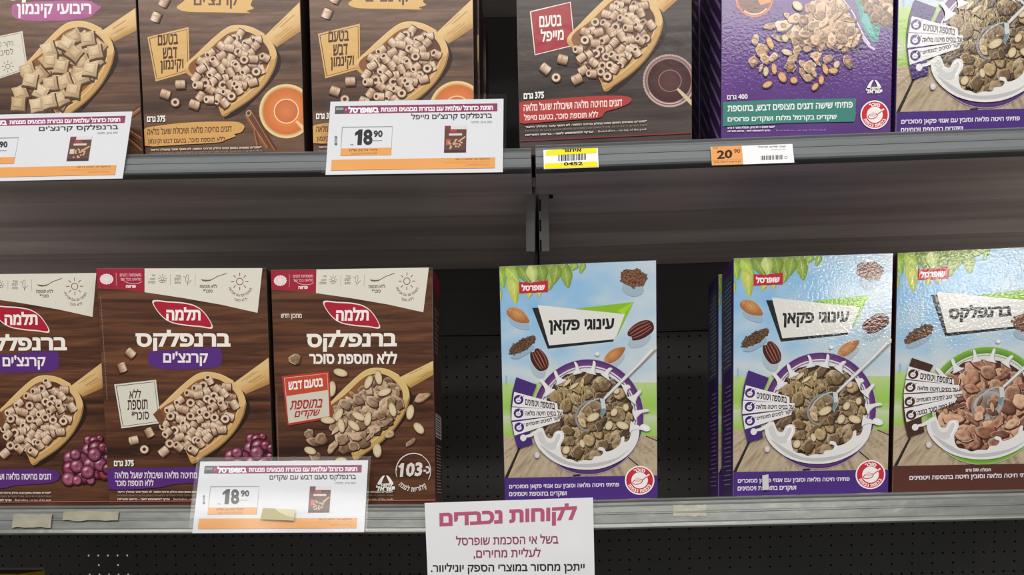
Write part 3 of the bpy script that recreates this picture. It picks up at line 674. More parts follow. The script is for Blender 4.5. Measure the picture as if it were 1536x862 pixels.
# --- store-brand carton: sky, leaves, bowl of flakes in milk (sheet of the middle blue carton)
QP4 = [(750.8, 399.1), (981.9, 389.9), (984.0, 756.0), (759.8, 761.4)]
def pt4(x, y): return (x/4.925+750, y/4.925+385)          # upper half of the sheet
def pl4(x, y): return (x/4.067+750, y/4.067+540)          # lower half of the sheet
def art_bowl(w, h, pecan=True):
    rg = random.Random(31 if pecan else 37); a = Art(QP4, w, h)
    U = lambda L: [pt4(*p) for p in L]; D = lambda L: [pl4(*p) for p in L]
    from mathutils import noise
    def sky(x, y):
        t = (y-390)/190; u = (x-750)/234; nz = noise.noise(Vector((x/50, y/26, 3.1)))*.5+noise.noise(Vector((x/18, y/12, 7)))*.2
        c = mix((126, 178, 220), (196, 208, 214), min(1, max(0, u*1.15-.25+nz*.6))); c = mix(c, (208, 212, 212), min(1, max(0, t*1.0-.25+nz*.8)))
        return c
    def field(x, y):
        t = (y-572)/86; u = (x-750)/234; nz = noise.noise(Vector((x/9, y/5, 1)))
        c = mix((206, 214, 186), (146, 192, 74), min(1, max(0, t*2.4))); c = mix(c, (158, 196, 92), .5+.5*nz*.6)
        if t > .45: c = mix(c, (196, 204, 176), max(0, min(1, (t-.45)*4)) if t < .62 else max(0, 1-(t-.62)*3.2))
        return c
    def planks(x, y):
        vx = 868; d = (x-vx)/max(20, (y-590)); nz = noise.noise(Vector((d*26, (y-650)/34, 0)))*.6+noise.noise(Vector((d*80, (y-650)/16, 4)))*.5
        return mix(mix((168, 148, 122), (198, 180, 154), .5+nz*.7), (110, 90, 72), max(0, -nz*.8))
    a.part('front_panel')
    a.grid(740, 995, 384, 580, 60, 44, sky); a.grid(740, 995, 574, 662, 50, 34, field); a.grid(740, 995, 654, 768, 110, 40, planks)
    dk = (40, 30, 24)
    a.line([pl4(128, 535), pl4(46, 725)], 3.2, dk, taper=1.4); a.line([pl4(880, 465), pl4(960, 500)], 1.4, dk); a.line([pl4(765, 585), pl4(835, 645)], 1.8, dk); a.line([pl4(445, 706), pl4(490, 704)], 3, dk)
    a.part('leaf_picture')
    lf = [((0, 40), (60, 110), 120, (116, 140, 60)), ((60, 40), (150, 150), 130, (132, 160, 62)), ((160, 40), (230, 190), 140, (108, 132, 56)), ((260, 30), (300, 180), 140, (120, 144, 58)), ((380, 40), (360, 170), 130, (112, 136, 52)), ((480, 40), (450, 130), 110, (128, 152, 58)),
          ((100, 110), (128, 355), 96, (198, 204, 92)), ((0, 70), (40, 232), 86, (150, 188, 60)), ((60, 80), (150, 190), 84, (178, 204, 86)), ((150, 70), (235, 205), 84, (122, 150, 60)), ((8, 225), (20, 330), 34, (170, 190, 90)), ((482, 70), (507, 234), 88, (136, 162, 60)),
          ((392, 60), (366, 252), 104, (150, 168, 78)), ((300, 60), (330, 195), 100, (122, 148, 56)), ((425, 60), (400, 205), 90, (132, 156, 62)), ((232, 60), (262, 200), 84, (202, 212, 130)), ((622, 40), (592, 128), 46, (134, 170, 66)), ((560, 40), (530, 104), 70, (146, 176, 74)), ((290, 250), (302, 300), 34, (190, 204, 100)), ((236, 245), (214, 312), 46, (190, 202, 86))]
    for (x0, y0), (x1, y1), wd, c in lf:
        dx, dy = x1-x0, y1-y0; l = math.hypot(dx, dy); nx, ny = -dy/l*wd/2, dx/l*wd/2
        P = spline(U([(x0, y0), (x0+dx*.3+nx, y0+dy*.3+ny), (x0+dx*.65+nx*.75, y0+dy*.65+ny*.75), (x1, y1), (x0+dx*.65-nx*.75, y0+dy*.65-ny*.75), (x0+dx*.3-nx, y0+dy*.3-ny)]), 5)
        n = len(P); a.fan(pt4(x0+dx*.45, y0+dy*.45), P, mix(c, (236, 240, 170), .25), [mix(c, (70, 92, 24), .35 if i > n/2 else .1) for i in range(n)])
        a.line(U([(x0+dx*.1, y0+dy*.1), (x0+dx*.9, y0+dy*.9)]), .8, mix(c, (240, 244, 190), .45))
        for k in (.3, .5, .7): a.line(U([(x0+dx*k, y0+dy*k), (x0+dx*(k+.14)+nx*.6, y0+dy*(k+.14)+ny*.6)]), .5, mix(c, (70, 92, 24), .3))
    a.part('shop_tag'); a.poly(U([(150, 186), (180, 190), (206, 187), (236, 196), (262, 186), (300, 182), (330, 178), (358, 174), (359, 262), (152, 272)]), (186, 36, 52))
    a.part('shop_tag', 'lettering'); a.text('שופרסל', *pt4(168, 206), *pt4(336, 254), (244, 236, 236), .045, -1.5)
    a.part('title_plate')
    a.poly(U([(245, 378), (292, 378), (368, 655), (835, 608), (830, 627), (358, 680)]), (24, 26, 26)); a.poly(U([(560, 384), (978, 335), (858, 588), (880, 500), (906, 432)]), (134, 182, 34)); a.poly(U([(860, 400), (978, 335), (906, 430)]), (158, 206, 44))
    a.poly(U([(284, 357), (560, 388), (914, 425), (858, 575), (836, 611), (368, 656)]), (222, 220, 214))
    a.part('title_plate', 'lettering')
    if pecan: a.text('עינוגי פקאן', *pt4(365, 470), *pt4(838, 578), (22, 22, 22), .034, -3, res=3)
    else: a.text('ברנפלקס', *pt4(372, 462), *pt4(800, 584), (22, 22, 22), .05, -4.0, res=3)
    # floating nuts and crumbs
    a.part('nut_picture')
    def crumb(cx, cy, rx, ry, ang, c):
        sh = [(cx+(x-cx)*.9, cy+ry*1.25+(y-cy)*.8) for x, y in irregular(rg, cx, cy, rx, ry, ang, 12, .1)]; a.poly(U(sh), mix(sky(*pt4(cx, cy+ry*1.3)), (120, 128, 136), .32))
        P = U(irregular(rg, cx, cy, rx, ry, ang, 26, .13)); a.poly(P, mix(c, (26, 14, 8), .55))
        for p in fill_pts(rg, P, 3.4): a.fan(p, irregular(rg, *p, 2.2, 1.7, rg.uniform(0, 180), 7, .3), mix(c, (236, 190, 150), rg.uniform(0, .35)), mix(c, (30, 16, 8), rg.uniform(.1, .5)))
    def almond(cx, cy, rx, ry, ang):
        ca, sa = math.cos(R(ang)), math.sin(R(ang)); T = lambda x, y: (cx+x*rx*ca-y*ry*sa, cy+x*rx*sa+y*ry*ca)
        a.poly(U([(x+8, y+ry*1.2) for x, y in [T(.9*math.cos(R(t)), .8*math.sin(R(t))) for t in range(0, 360, 24)]]), mix(sky(*pt4(cx, cy+ry)), (110, 130, 150), .3))
        P = spline([T(*p) for p in ((-1, 0), (-.75, -.7), (-.2, -1), (.4, -.75), (1, .15), (.5, .8), (-.1, 1), (-.75, .65))], 5); c = (206, 136, 72); n = len(P)
        a.fan(pt4(*T(-.2, -.2)), U(P), mix(c, (255, 226, 176), .4), [mix(c, (104, 52, 20), .5 if i > n*.45 else .12) for i in range(n)])
        for k in range(7):
            y = -.7+k*.23; a.line(spline(U([T(-.7, y*.7), T(0, y), T(.75, y*.5+.1)]), 4, False), .75, mix(c, (110, 54, 20), .5))
    def pecan_nut(cx, cy, rx, ry, ang):
        ca, sa = math.cos(R(ang)), math.sin(R(ang)); T = lambda x, y: (cx+x*rx*ca-y*ry*sa, cy+x*rx*sa+y*ry*ca)
        a.poly(U([(x-10, y+ry*1.1) for x, y in [T(.9*math.cos(R(t)), .85*math.sin(R(t))) for t in range(0, 360, 24)]]), mix(sky(*pt4(cx, cy+ry)), (110, 124, 140), .26))
        P = spline([T(*p) for p in ((-1, -.2), (-.85, -.65), (-.3, -.95), (.35, -.95), (.85, -.6), (1, 0), (.8, .7), (.2, .95), (-.4, .9), (-.9, .55), (-.8, .15))], 4); c = (92, 36, 26); n = len(P)
        a.fan(pt4(*T(-.1, -.2)), U(P), mix(c, (190, 120, 90), .2), [mix(c, (30, 8, 6), .55 if i > n*.45 else .15) for i in range(n)])
        for y0 in (-.55, -.12, .3, .68):
            a.line(spline(U([T(-.85, y0*.75), T(-.2, y0), T(.4, y0*.95+.05), T(.85, y0*.7)]), 4, False), 2.0, (56, 18, 14)); a.line(spline(U([T(-.8, y0*.75-.16), T(-.1, y0-.2), T(.8, y0*.7-.14)]), 4, False), 1.0, (166, 100, 76))
    if pecan:
        almond(145, 435, 92, 48, 26); almond(840, 725, 92, 42, -40); pecan_nut(297, 763, 86, 58, 62); pecan_nut(1030, 545, 100, 62, -30)
        crumb(975, 160, 95, 66, 8, (128, 78, 50)); crumb(175, 655, 108, 40, -30, (96, 68, 42))
    else:
        crumb(180, 660, 112, 42, -32, (112, 72, 50)); crumb(900, 590, 95, 60, 10, (128, 78, 56)); crumb(975, 160, 95, 66, 8, (128, 78, 50))
    # bowl
    a.part('bowl_picture'); C1 = (72, 38, 106) if pecan else (124, 176, 44); C2 = (112, 62, 122) if pecan else (84, 128, 52)
    cx, cy = 881.5, 625.5
    a.disc(cx, cy, 82, 87, 0, [(1, (206, 196, 208)), (.985, C1), (.885, C2), (.88, (226, 222, 224)), (.86, (206, 200, 204)), (.852, C1), (.845, C1), (.84, (214, 212, 214)), (0, (214, 212, 214))], 60)
    pal = ((160, 130, 82), (120, 94, 58), (184, 158, 108), (96, 74, 50), (146, 118, 84)) if pecan else ((188, 126, 98), (160, 98, 72), (204, 150, 118), (134, 78, 56), (176, 114, 86))
    mass = D([(262, 400), (280, 260), (330, 150), (400, 90), (480, 72), (560, 75), (640, 85), (720, 140), (775, 200), (800, 290), (795, 400), (770, 500), (680, 580), (560, 620), (450, 625), (360, 580), (300, 500)])
    a.fan(pl4(535, 340), mass, (84, 62, 40) if pecan else (96, 56, 40), (58, 42, 26) if pecan else (70, 38, 28))
    step = 9.4 if pecan else 11.5
    core = [(cx+(x-cx)*.94, cy+2+(y-cy-2)*.93) for x, y in mass]
    for p in fill_pts(rg, core, step): flake(a, rg, *p, step*.80, pal, (52, 36, 22) if pecan else (74, 36, 26))
    for p in fill_pts(rg, core, step*2.2): flake(a, rg, *p, step*1.05, pal, (52, 36, 22) if pecan else (74, 36, 26))
    if pecan:
        for x, y, rx, ry, ang in ((740, 400, 40, 26, 20), (500, 510, 16, 30, -15), (405, 550, 22, 30, 30), (705, 190, 18, 24, 40), (760, 290, 18, 26, 0), (450, 160, 36, 12, -35), (410, 140, 34, 12, -45), (500, 140, 10, 34, 10), (660, 400, 22, 34, 25), (690, 320, 20, 30, 30)):
            almond_slice(a, *pl4(x, y), rx/4.067, ry/4.067, ang)
        for k in range(14): x = rg.uniform(350, 560); a.line(D([(x, rg.uniform(110, 200)), (x+rg.uniform(-30, 40), rg.uniform(210, 300))]), 1.1, (196, 172, 118), (150, 120, 76))
    mk = (226, 224, 222); sd = (190, 188, 188)
    a.part('bowl_picture')
    spl = D([(214, 470), (222, 430), (262, 415), (290, 470), (320, 478), (335, 445), (360, 432), (388, 440), (392, 480), (372, 520), (378, 570), (400, 600), (440, 608), (470, 622), (510, 612), (558, 612), (572, 590), (610, 586), (626, 560), (598, 548), (602, 532), (630, 538), (645, 560), (690, 545), (726, 512), (734, 474), (752, 470), (752, 500), (780, 486), (800, 420), (838, 400), (832, 490), (780, 575), (700, 630), (600, 665), (480, 668), (370, 640), (290, 590), (236, 530)])
    a.up(); a.poly(spline(spl, 3), mk); a.blob(D([(250, 520), (330, 600), (430, 645), (560, 655), (690, 620), (790, 540), (700, 600), (560, 632), (440, 628), (340, 578)]), sd)
    a.blob(D([(235, 455), (262, 440), (290, 500), (330, 500), (352, 455), (372, 452), (364, 500), (338, 545), (300, 545), (255, 510)]), (206, 204, 204)); a.line(spline(D([(345, 450), (366, 446), (376, 470), (350, 530)]), 4, False), 2, (244, 244, 244))
    for x0, y0, x1, y1, wd in ((300, 190, 248, 118, 34), (368, 128, 335, 62, 30), (470, 72, 455, 8, 24), (556, 72, 572, 2, 26), (640, 96, 676, 46, 30), (752, 176, 786, 160, 40), (800, 240, 852, 182, 30), (820, 330, 902, 306, 28), (800, 410, 880, 420, 30)):
        x1, y1 = x0+(x1-x0)*.86, y0+(y1-y0)*.86; dx, dy = x1-x0, y1-y0; l = math.hypot(dx, dy); nx, ny = -dy/l*wd, dx/l*wd; lean = rg.uniform(-.25, .25)
        q = [(x0+dx*t+nx*(s_+lean*math.sin(t*3)), y0+dy*t+ny*(s_+lean*math.sin(t*3))) for t, s_ in ((-.2, 1.1), (0, .7), (.4, .36), (.8, .30), (1, .24), (1.1, 0), (1, -.24), (.8, -.30), (.4, -.36), (0, -.7), (-.2, -1.1))]
        a.blob([(p[0]+1.0, p[1]+.8) for p in D(q)], (176, 170, 178), 4); a.blob(D(q), mk, 4)
    a.disc(*pl4(875, 415), 8, 5, 20, [(1, mk), (0, (240, 240, 240))], 14); a.disc(*pl4(232, 580), 4, 5, 0, [(1, (200, 190, 190)), (0, (224, 218, 218))], 12); a.disc(*pl4(590, 745-780), 3, 3, 0, [(1, mk), (0, mk)], 8)
    a.part('spoon_picture')
    a.ring(*pl4(548, 342), 21.5, 24.5, 3.2, (142, 140, 134), 36, 30); a.disc(*pl4(552, 345), 18.5, 21.5, 30, [(1, (150, 128, 98) if pecan else (176, 172, 172)), (.6, (120, 96, 66) if pecan else (140, 130, 128)), (0, (136, 112, 80) if pecan else (110, 78, 66))], 28)
    for k in range(9):
        p = pl4(rg.uniform(500, 610), rg.uniform(300, 420)); flake(a, rg, *p, 7.5, pal)
    if pecan: almond_slice(a, *pl4(565, 350), 10.5, 6.5, -28)
    a.poly(D([(606, 236), (634, 238), (642, 300), (620, 356), (606, 340), (616, 290)]), (196, 206, 208)); a.poly(D([(612, 300), (640, 296), (622, 352), (606, 340)]), (112, 138, 142)); a.line(spline(D([(604, 236), (560, 250), (508, 290), (472, 350)]), 5, False), 2.0, (182, 180, 176))
    p0, p1, p2 = pl4(632, 238), pt4(1020, 790), pt4(1126, 672)
    a.line([p0, p1, p2], 4.2, (150, 150, 150), (214, 214, 214), taper=2.0); a.line([p0, p1, p2], 1.6, (226, 226, 226), taper=2.2); a.disc(*p2, 4.2, 4.2, 0, [(1, (196, 196, 196)), (0, (216, 216, 216))], 14)
    # fan of claims
    a.part('claims_fan'); fc = (66, 36, 112) if pecan else (66, 36, 28)
    if pecan:
        a.poly(D([(108, 106), (230, 152), (205, 215), (190, 300), (188, 420), (206, 514), (116, 541), (92, 450), (78, 370), (75, 290), (84, 200)]), fc)
        st = [((96, 196), (352, 266), (356, 304), (84, 284)), ((82, 289), (384, 304), (384, 336), (80, 370)), ((84, 381), (378, 338), (366, 374), (98, 462))]
        tx = [('בתוספת ויטמינים', (162, 238), (338, 276), 7), ('על בסיס חיטה מלאה', (160, 309), (380, 340), 0), ('מקור לסיבים תזונתיים', (166, 382), (376, 414), -11)]; ic = [(122, 243), (122, 326), (126, 411)]
    else:
        a.poly(D([(112, 60), (234, 104), (200, 180), (182, 300), (184, 440), (204, 505), (112, 536), (86, 440), (74, 350), (72, 270), (86, 160)]), fc)
        st = [((96, 110), (352, 190), (356, 222), (84, 186)), ((84, 193), (386, 226), (386, 256), (76, 272)), ((76, 279), (404, 262), (400, 292), (84, 356)), ((84, 365), (380, 296), (364, 330), (100, 446))]
        tx = [('בתוספת ויטמינים', (165, 150), (345, 188), 8), ('על בסיס חיטה מלאה', (152, 226), (378, 254), 3), ('מקור טוב לסיבים תזונתיים', (150, 299), (404, 334), -7), ('3/4 כפית סוכר במנה', (160, 374), (360, 406), -13)]; ic = [(124, 158), (112, 236), (112, 322), (124, 402)]
    for q in st: a.poly(D(q), (230, 226, 226))
    for (x, y), q in zip(ic, st):
        p = pl4(x, y); a.disc(*p, 7.2, 7.2, 0, [(1, fc), (0, fc)], 22); a.disc(p[0]-.3, p[1]+.8, 3.9, 3.6, 0, [(1, (226, 222, 226)), (0, (226, 222, 226))], 14); a.line([(p[0]+1, p[1]-2.6), (p[0]+3, p[1]-5.5)], 1.4, (226, 222, 226)); a.line([(p[0]+6.4, p[1]-4.2), (p[0]+8.2, p[1]-5.8)], 1.0, fc); a.line([(p[0]-2.4, p[1]+1), (p[0]+2.2, p[1]+1.2)], .7, fc)
    a.disc(*pl4(150, 476), 4.6, 5, 0, [(1, mk), (0, mk)], 14); a.line(D([(152, 470), (190, 462), (230, 440)]), 3, mk, taper=2)
    a.part('claims_fan', 'lettering')
    for t, p, q, tl in tx: a.text(t, *pl4(*p), *pl4(*q), (28, 24, 28), .022, tl)
    a.part('bottom_band'); bc = (72, 40, 122) if pecan else (84, 44, 32)
    yb = 716 if pecan else 704
    a.poly(D([(0, yb+4), (1000, yb-12), (1000, 930), (0, 930)]), bc)
    a.part('bottom_band', 'lettering'); lt = (228, 222, 230)
    if pecan: a.text('פתיתי חיטה מלאה וסובין עם אגוזי פקאן מסוכרים', *pl4(66, 757), *pl4(720, 793), lt, .02, -3); a.text('ושקדים בתוספת ויטמינים', *pl4(66, 807), *pl4(408, 841), lt, .02, -1.5)
    else: a.text('תכולה: 500 גרם', *pl4(445, 722), *pl4(585, 743), lt, .03, -.5); a.text('פתיתי חיטה מלאה וסובין חיטה בתוספת ויטמינים', *pl4(132, 762), *pl4(830, 800), lt, .02, -4)
    if pecan: a.part('sugar_seal'); seal(a, *pl4(842, 735), 21.6)
    a.part('small_print'); a.text('להמחשה בלבד', *pl4(44, 84), *pl4(52, 142), (110, 112, 110), 0, res=1)
    return a

# --- purple granola carton (its own sheet)
QU5 = [(1082.6, -183.1), (1345.1, -195.1), (1335.5, 225.0), (1081.6, 234.2)]
def art_granola(w, h):
    rg = random.Random(41); a = Art(QU5, w, h); from mathutils import noise
    G = lambda x, y: (x/5.908+1085, y/5.908)
    def base(x, y): return mix((106, 66, 140), (84, 48, 120), .5+.5*noise.noise(Vector((x/70, y/60, 2)))+max(0, (y-100)/300))
    a.part('front_panel'); a.grid(1075, 1350, -200, 240, 24, 40, base)
    a.part('honey_dish_picture'); a.disc(*G(275, -10), 29, 29, 0, [(1, (120, 50, 40)), (.95, (206, 110, 84)), (.85, (150, 66, 48)), (.8, (110, 56, 44)), (0, (96, 50, 42))], 32); a.poly([G(*p) for p in ((300, -60), (410, -40), (420, 25), (330, 50), (312, 20))], (206, 132, 74)); a.line(a.ell(*G(275, -10), 24, 24, 0, 16, 40, 130), 2, (226, 190, 170))
    a.part('pouch_picture')
    a.poly([G(*p) for p in ((1000, -60), (1090, 40), (1190, 200), (1250, 340), (1340, 450), (1360, 440), (1300, 320), (1390, 290), (1400, 210), (1540, 200), (1540, -60))], (112, 92, 138))
    a.poly([G(*p) for p in ((1130, -60), (1190, 60), (1215, 200), (1265, 300), (1330, 385), (1370, 372), (1385, 260), (1400, 235), (1330, 200), (1270, 120), (1240, -60))], (66, 146, 140)); a.poly([G(*p) for p in ((1180, -60), (1240, 110), (1225, 190), (1290, 300), (1345, 330), (1300, 200), (1250, 60), (1230, -60))], (98, 176, 168))
    a.line([G(*p) for p in ((1000, -10), (1100, 110), (1200, 300), (1290, 410), (1340, 445))], 3.2, (206, 192, 222)); a.line([G(*p) for p in ((1060, 0), (1150, 120), (1240, 320), (1300, 400))], 1.4, (236, 228, 244))
    pal = ((220, 180, 140), (206, 162, 122), (228, 196, 158), (184, 136, 98), (214, 166, 126)); brown = ((142, 98, 66), (124, 82, 56), (168, 120, 80))
    poly = [G(*p) for p in ((1230, -40), (1260, 60), (1330, 180), (1400, 225), (1500, 200), (1500, -40))]
    a.poly(poly, (92, 58, 42))
    for p in fill_pts(rg, poly, 10): flake(a, rg, *p, 9, brown+pal[:2])
    a.part('granola_picture')
    pile = [G(*p) for p in ((590, 300), (570, 230), (650, 260), (740, 150), (760, 80), (830, 10), (900, 30), (960, 40), (1040, 60), (1110, 150), (1180, 280), (1190, 360), (1080, 400), (960, 400), (860, 380), (740, 390), (620, 400))]
    a.blob([G(*p) for p in ((580, 330), (600, 180), (760, 90), (1040, 80), (1230, 340), (1200, 460), (900, 480), (640, 430))], (66, 36, 92))
    a.poly(pile, (120, 82, 58))
    for p in fill_pts(rg, pile, 8.5): flake(a, rg, *p, 9, pal, (100, 62, 42))
    for p in fill_pts(rg, pile, 15): flake(a, rg, *p, 9.5, pal, (100, 62, 42))
    for x, y, r in ((415, 240, 46), (530, 235, 60), (565, 150, 40), (640, 170, 50), (700, 190, 44), (280, 360, 48), (480, 345, 46), (335, 450, 55), (365, 525, 52), (265, 550, 46), (445, 510, 44), (330, 610, 40), (650, 455, 50), (610, 540, 60), (590, 600, 44), (700, 580, 44), (820, 500, 44), (830, 560, 40), (760, 600, 55), (800, 650, 46), (700, 655, 44), (750, 700, 42), (920, 530, 50), (1100, 550, 48), (1170, 380, 52), (960, 360, 44), (870, 430, 46), (740, 440, 36), (1075, 450, 34)):
        flake(a, rg, *G(x, y), r/5.908*1.12, pal, (64, 34, 84)); a.disc(*G(x, y), r/5.908*.5, r/5.908*.4, rg.uniform(0, 180), [(1, mix(rg.choice(pal), (90, 54, 34), .3)), (0, rg.choice(pal))], 10)
    for x, y, rx, ry, ang in ((655, 58, 52, 40, 40), (560, 470, 50, 28, 20), (545, 345, 34, 34, 60), (375, 640, 24, 50, 5), (1000, 580, 26, 40, 20)): almond_slice(a, *G(x, y), rx/5.908, ry/5.908, ang)
    for x, y, rx, ry, ang in ((412, 390, 58, 28, 65), (447, 618, 50, 24, 82), (900, 620, 50, 24, 72), (970, 635, 42, 26, 5), (520, 690, 50, 34, 60), (622, 718, 34, 30, 10), (388, 756, 48, 26, -25), (865, 715, 24, 42, 5), (810, 775, 40, 24, -50)):
        p = G(x, y); a.disc(p[0]+1, p[1]+1.5, rx/5.6, ry/5.4, ang, [(1, (60, 34, 88)), (0, (60, 34, 88))], 14); a.disc(*p, rx/5.908, ry/5.908, ang, [(1, (150, 96, 54)), (.8, (214, 160, 104)), (.3, (228, 186, 132)), (0, (196, 140, 88))], 16)
    T = lambda x, y: (x/5.389+1060, y/5.389+110)
    a.part('weight_text'); a.text('400 גרם', *T(163, 178), *T(330, 222), (226, 214, 226), .035, -1)
    a.part('ingredient_banner'); a.poly([T(*p) for p in ((128, 240), (600, 218), (1204, 210), (1200, 310), (1205, 330), (1190, 398), (700, 406), (140, 434), (128, 440))], (62, 130, 120))
    a.part('ingredient_banner', 'lettering'); a.text('פתיתי שישה דגנים מצופים דבש, בתוספת', *T(168, 268), *T(1178, 326), (234, 240, 234), .02, -6); a.text('שקדים בקרמל מלוח ושקדים פרוסים', *T(168, 354), *T(1048, 410), (234, 240, 234), .02, -4)
    a.part('origin_mark'); israel_mark(a, *T(1350, 118), 17)
    a.part('sugar_seal'); seal(a, *T(1355, 342), 21.5)
    a.part('small_print'); a.text('*מנת דגנים = 30 גרם, תכולת סוכר 6 גרם', *T(168, 436), *T(550, 458), (222, 212, 226), .05, -1.5, res=1); a.text('עדיף להשתמש לפני - בראש האריזה', *T(168, 466), *T(512, 486), (222, 212, 226), .05, -1.2, res=1); a.text('Best before - on top of the pack', *T(560, 462), *T(960, 480), (170, 150, 184), .0, -1.2, res=1, ltr=True)
    return a

# ------------------------------------------------------------------ cartons
def carton(w, h, d, body, kind):
    bm = bmesh.new(); add_box(bm, -w/2, w/2, 0, d, 0, h, 0.0011)
    o = bm_obj('carton', bm, [body])
    return o
def make_box(pose, w, h, d, art, body, label, group, ink, mats={}, labels={}, side=None):
    (x, y, z), yaw, tilt = pose; z += .0005 if tilt else .0001
    root = empty('cereal_box', (x, y, EYE+z), (0, tilt, yaw)); tag(root, label, 'cereal box', group)
    c = carton(w, h, d, body, side); c.parent = root; kid(root, c)
    bm = bmesh.new(); add_box(bm, -w/2+.002, w/2-.002, d*.42, d-.002, h-.0005, h+.0006); add_box(bm, -w/2+.004, w/2-.004, d*.40, d*.425, h-.0005, h+.0009)
    t = bm_obj('top_flap', bm, [body], root); kid(root, t)
    art.build(root, ink, mats, labels)
    if side: side(root, w, h, d)
    return root
def ink_panel(name, root, quads, ink):
    V, F, C = [], [], []
    for P, c in quads:
        n = len(V); V += P; F.append(tuple(range(n, n+len(P)))); C += [S(*c)]*len(P)
    me = bpy.data.meshes.new(name); me.from_pydata(V, [], F); at = me.attributes.new('ink', 'FLOAT_COLOR', 'POINT'); at.data.foreach_set('color', [x for c in C for x in c]); me.materials.append(ink); me.update()
    o = bpy.data.objects.new(name, me); COL.objects.link(o); o.parent = root; kid(root, o); return o
def side_barcode(root, w, h, d):
    x = w/2+.0002; rg = random.Random(2); Q = []
    def rect(y0, y1, z0, z1, c, k=0): Q.append(([(x+k*2e-5, y0, z0), (x+k*2e-5, y1, z0), (x+k*2e-5, y1, z1), (x+k*2e-5, y0, z1)], c))
    rect(.008, d-.008, h*.30, h*.40, (222, 216, 208)); z = h*.305
    while z < h*.395: t = rg.uniform(.0006, .002); rect(.011, d-.014, z, z+t, (30, 26, 24), 1); z += t+rg.uniform(.0006, .0016)
    ink_panel('barcode_panel', root, Q, INK); Q = Q[:0]
    def rect(y0, y1, z0, z1, c, k=0): Q.append(([(x+k*2e-5, y0, z0), (x+k*2e-5, y1, z0), (x+k*2e-5, y1, z1), (x+k*2e-5, y0, z1)], c))
    rect(.008, d-.008, h*.05, h*.285, (64, 40, 32))
    for k in range(16): rect(.011, d-.012-rg.uniform(0, .012), h*(.06+k*.0135), h*(.064+k*.0135), (170, 150, 136), 1)
    for k in range(10): rect(.011, d-.012-rg.uniform(0, .02), h*(.66+k*.02), h*(.665+k*.02), (156, 134, 120), 1)
    ink_panel('facts_panel', root, Q, INK); x_ = w/2+.0002
    ink_panel('side_header', root, [([(x_, .004, h*.92), (x_, d-.004, h*.92), (x_, d-.004, h-.002), (x_, .004, h-.002)], (128, 30, 48))], INK)
def side_stripes(root, w, h, d):
    x = -w/2-.0002; Q = []
    for k in range(14):
        z = .004+k*.02
        P = [(x, .004, z), (x, d-.004, z+.05), (x, d-.004, z+.056), (x, .004, z+.006)]
        P = [(p[0], p[1], min(p[2], h-.002)) for p in P]
        Q.append((P[::-1], (150, 132, 168)))
    ink_panel('side_panel', root, Q, INK_GLOSS)
def side_facts(root, w, h, d):
    x = -w/2-.0002; Q = []; rg = random.Random(8)
    def rect(y0, y1, z0, z1, c, k=0): Q.append(([(x-k*2e-5, y0, z0), (x-k*2e-5, y0, z1), (x-k*2e-5, y1, z1), (x-k*2e-5, y1, z0)], c))
    rect(.006, d-.006, h*.55, h*.95, (70, 78, 96))
    for k in range(20): rect(.01, d-.01-rg.uniform(0, .02), h*(.57+k*.018), h*(.574+k*.018), (150, 156, 170), 1)
    for k in range(22): rect(.008, d-.010-rg.uniform(0, .02), h*(.06+k*.02), h*(.065+k*.02), (150, 136, 176), 1)
    ink_panel('side_panel', root, Q, INK_GLOSS)

# ------------------------------------------------------------------ setting and shelving
TILT = -R(1.1355)                 # the right-hand bay stands slightly out of level
STEEL_DARK = mat('black_painted_steel', (44, 42, 41), 0.45, 0, 0, 0.03, 300, 0.10, (3, 20, 20))
STEEL_BRACKET = mat('grey_bracket_steel', (150, 146, 142), 0.4)
STEEL_UNDER = mat('dark_grey_shelf_steel', (216, 206, 200), 0.42, 0.0, 0, 0.02, 200, 0.12, (2, 30, 30))
PANEL_BLACK = mat('black_back_panel', (88, 87, 84), 0.5, 0, 0, 0.02, 200, 0.08, (6, 6, 6))
RAIL = mat('grey_price_rail', (108, 111, 113), 0.34, 0.2, 0.35, 0.10, 40, 0.05, (4, 60, 90))
RAIL_LOW = mat('worn_grey_price_rail', (114, 116, 112), 0.30, 0.15, 0.4, 0.20, 45, 0.09, (14, 60, 120))
SLEEVE = bpy.data.materials.new('clear_plastic_sleeve'); SLEEVE.use_nodes = True
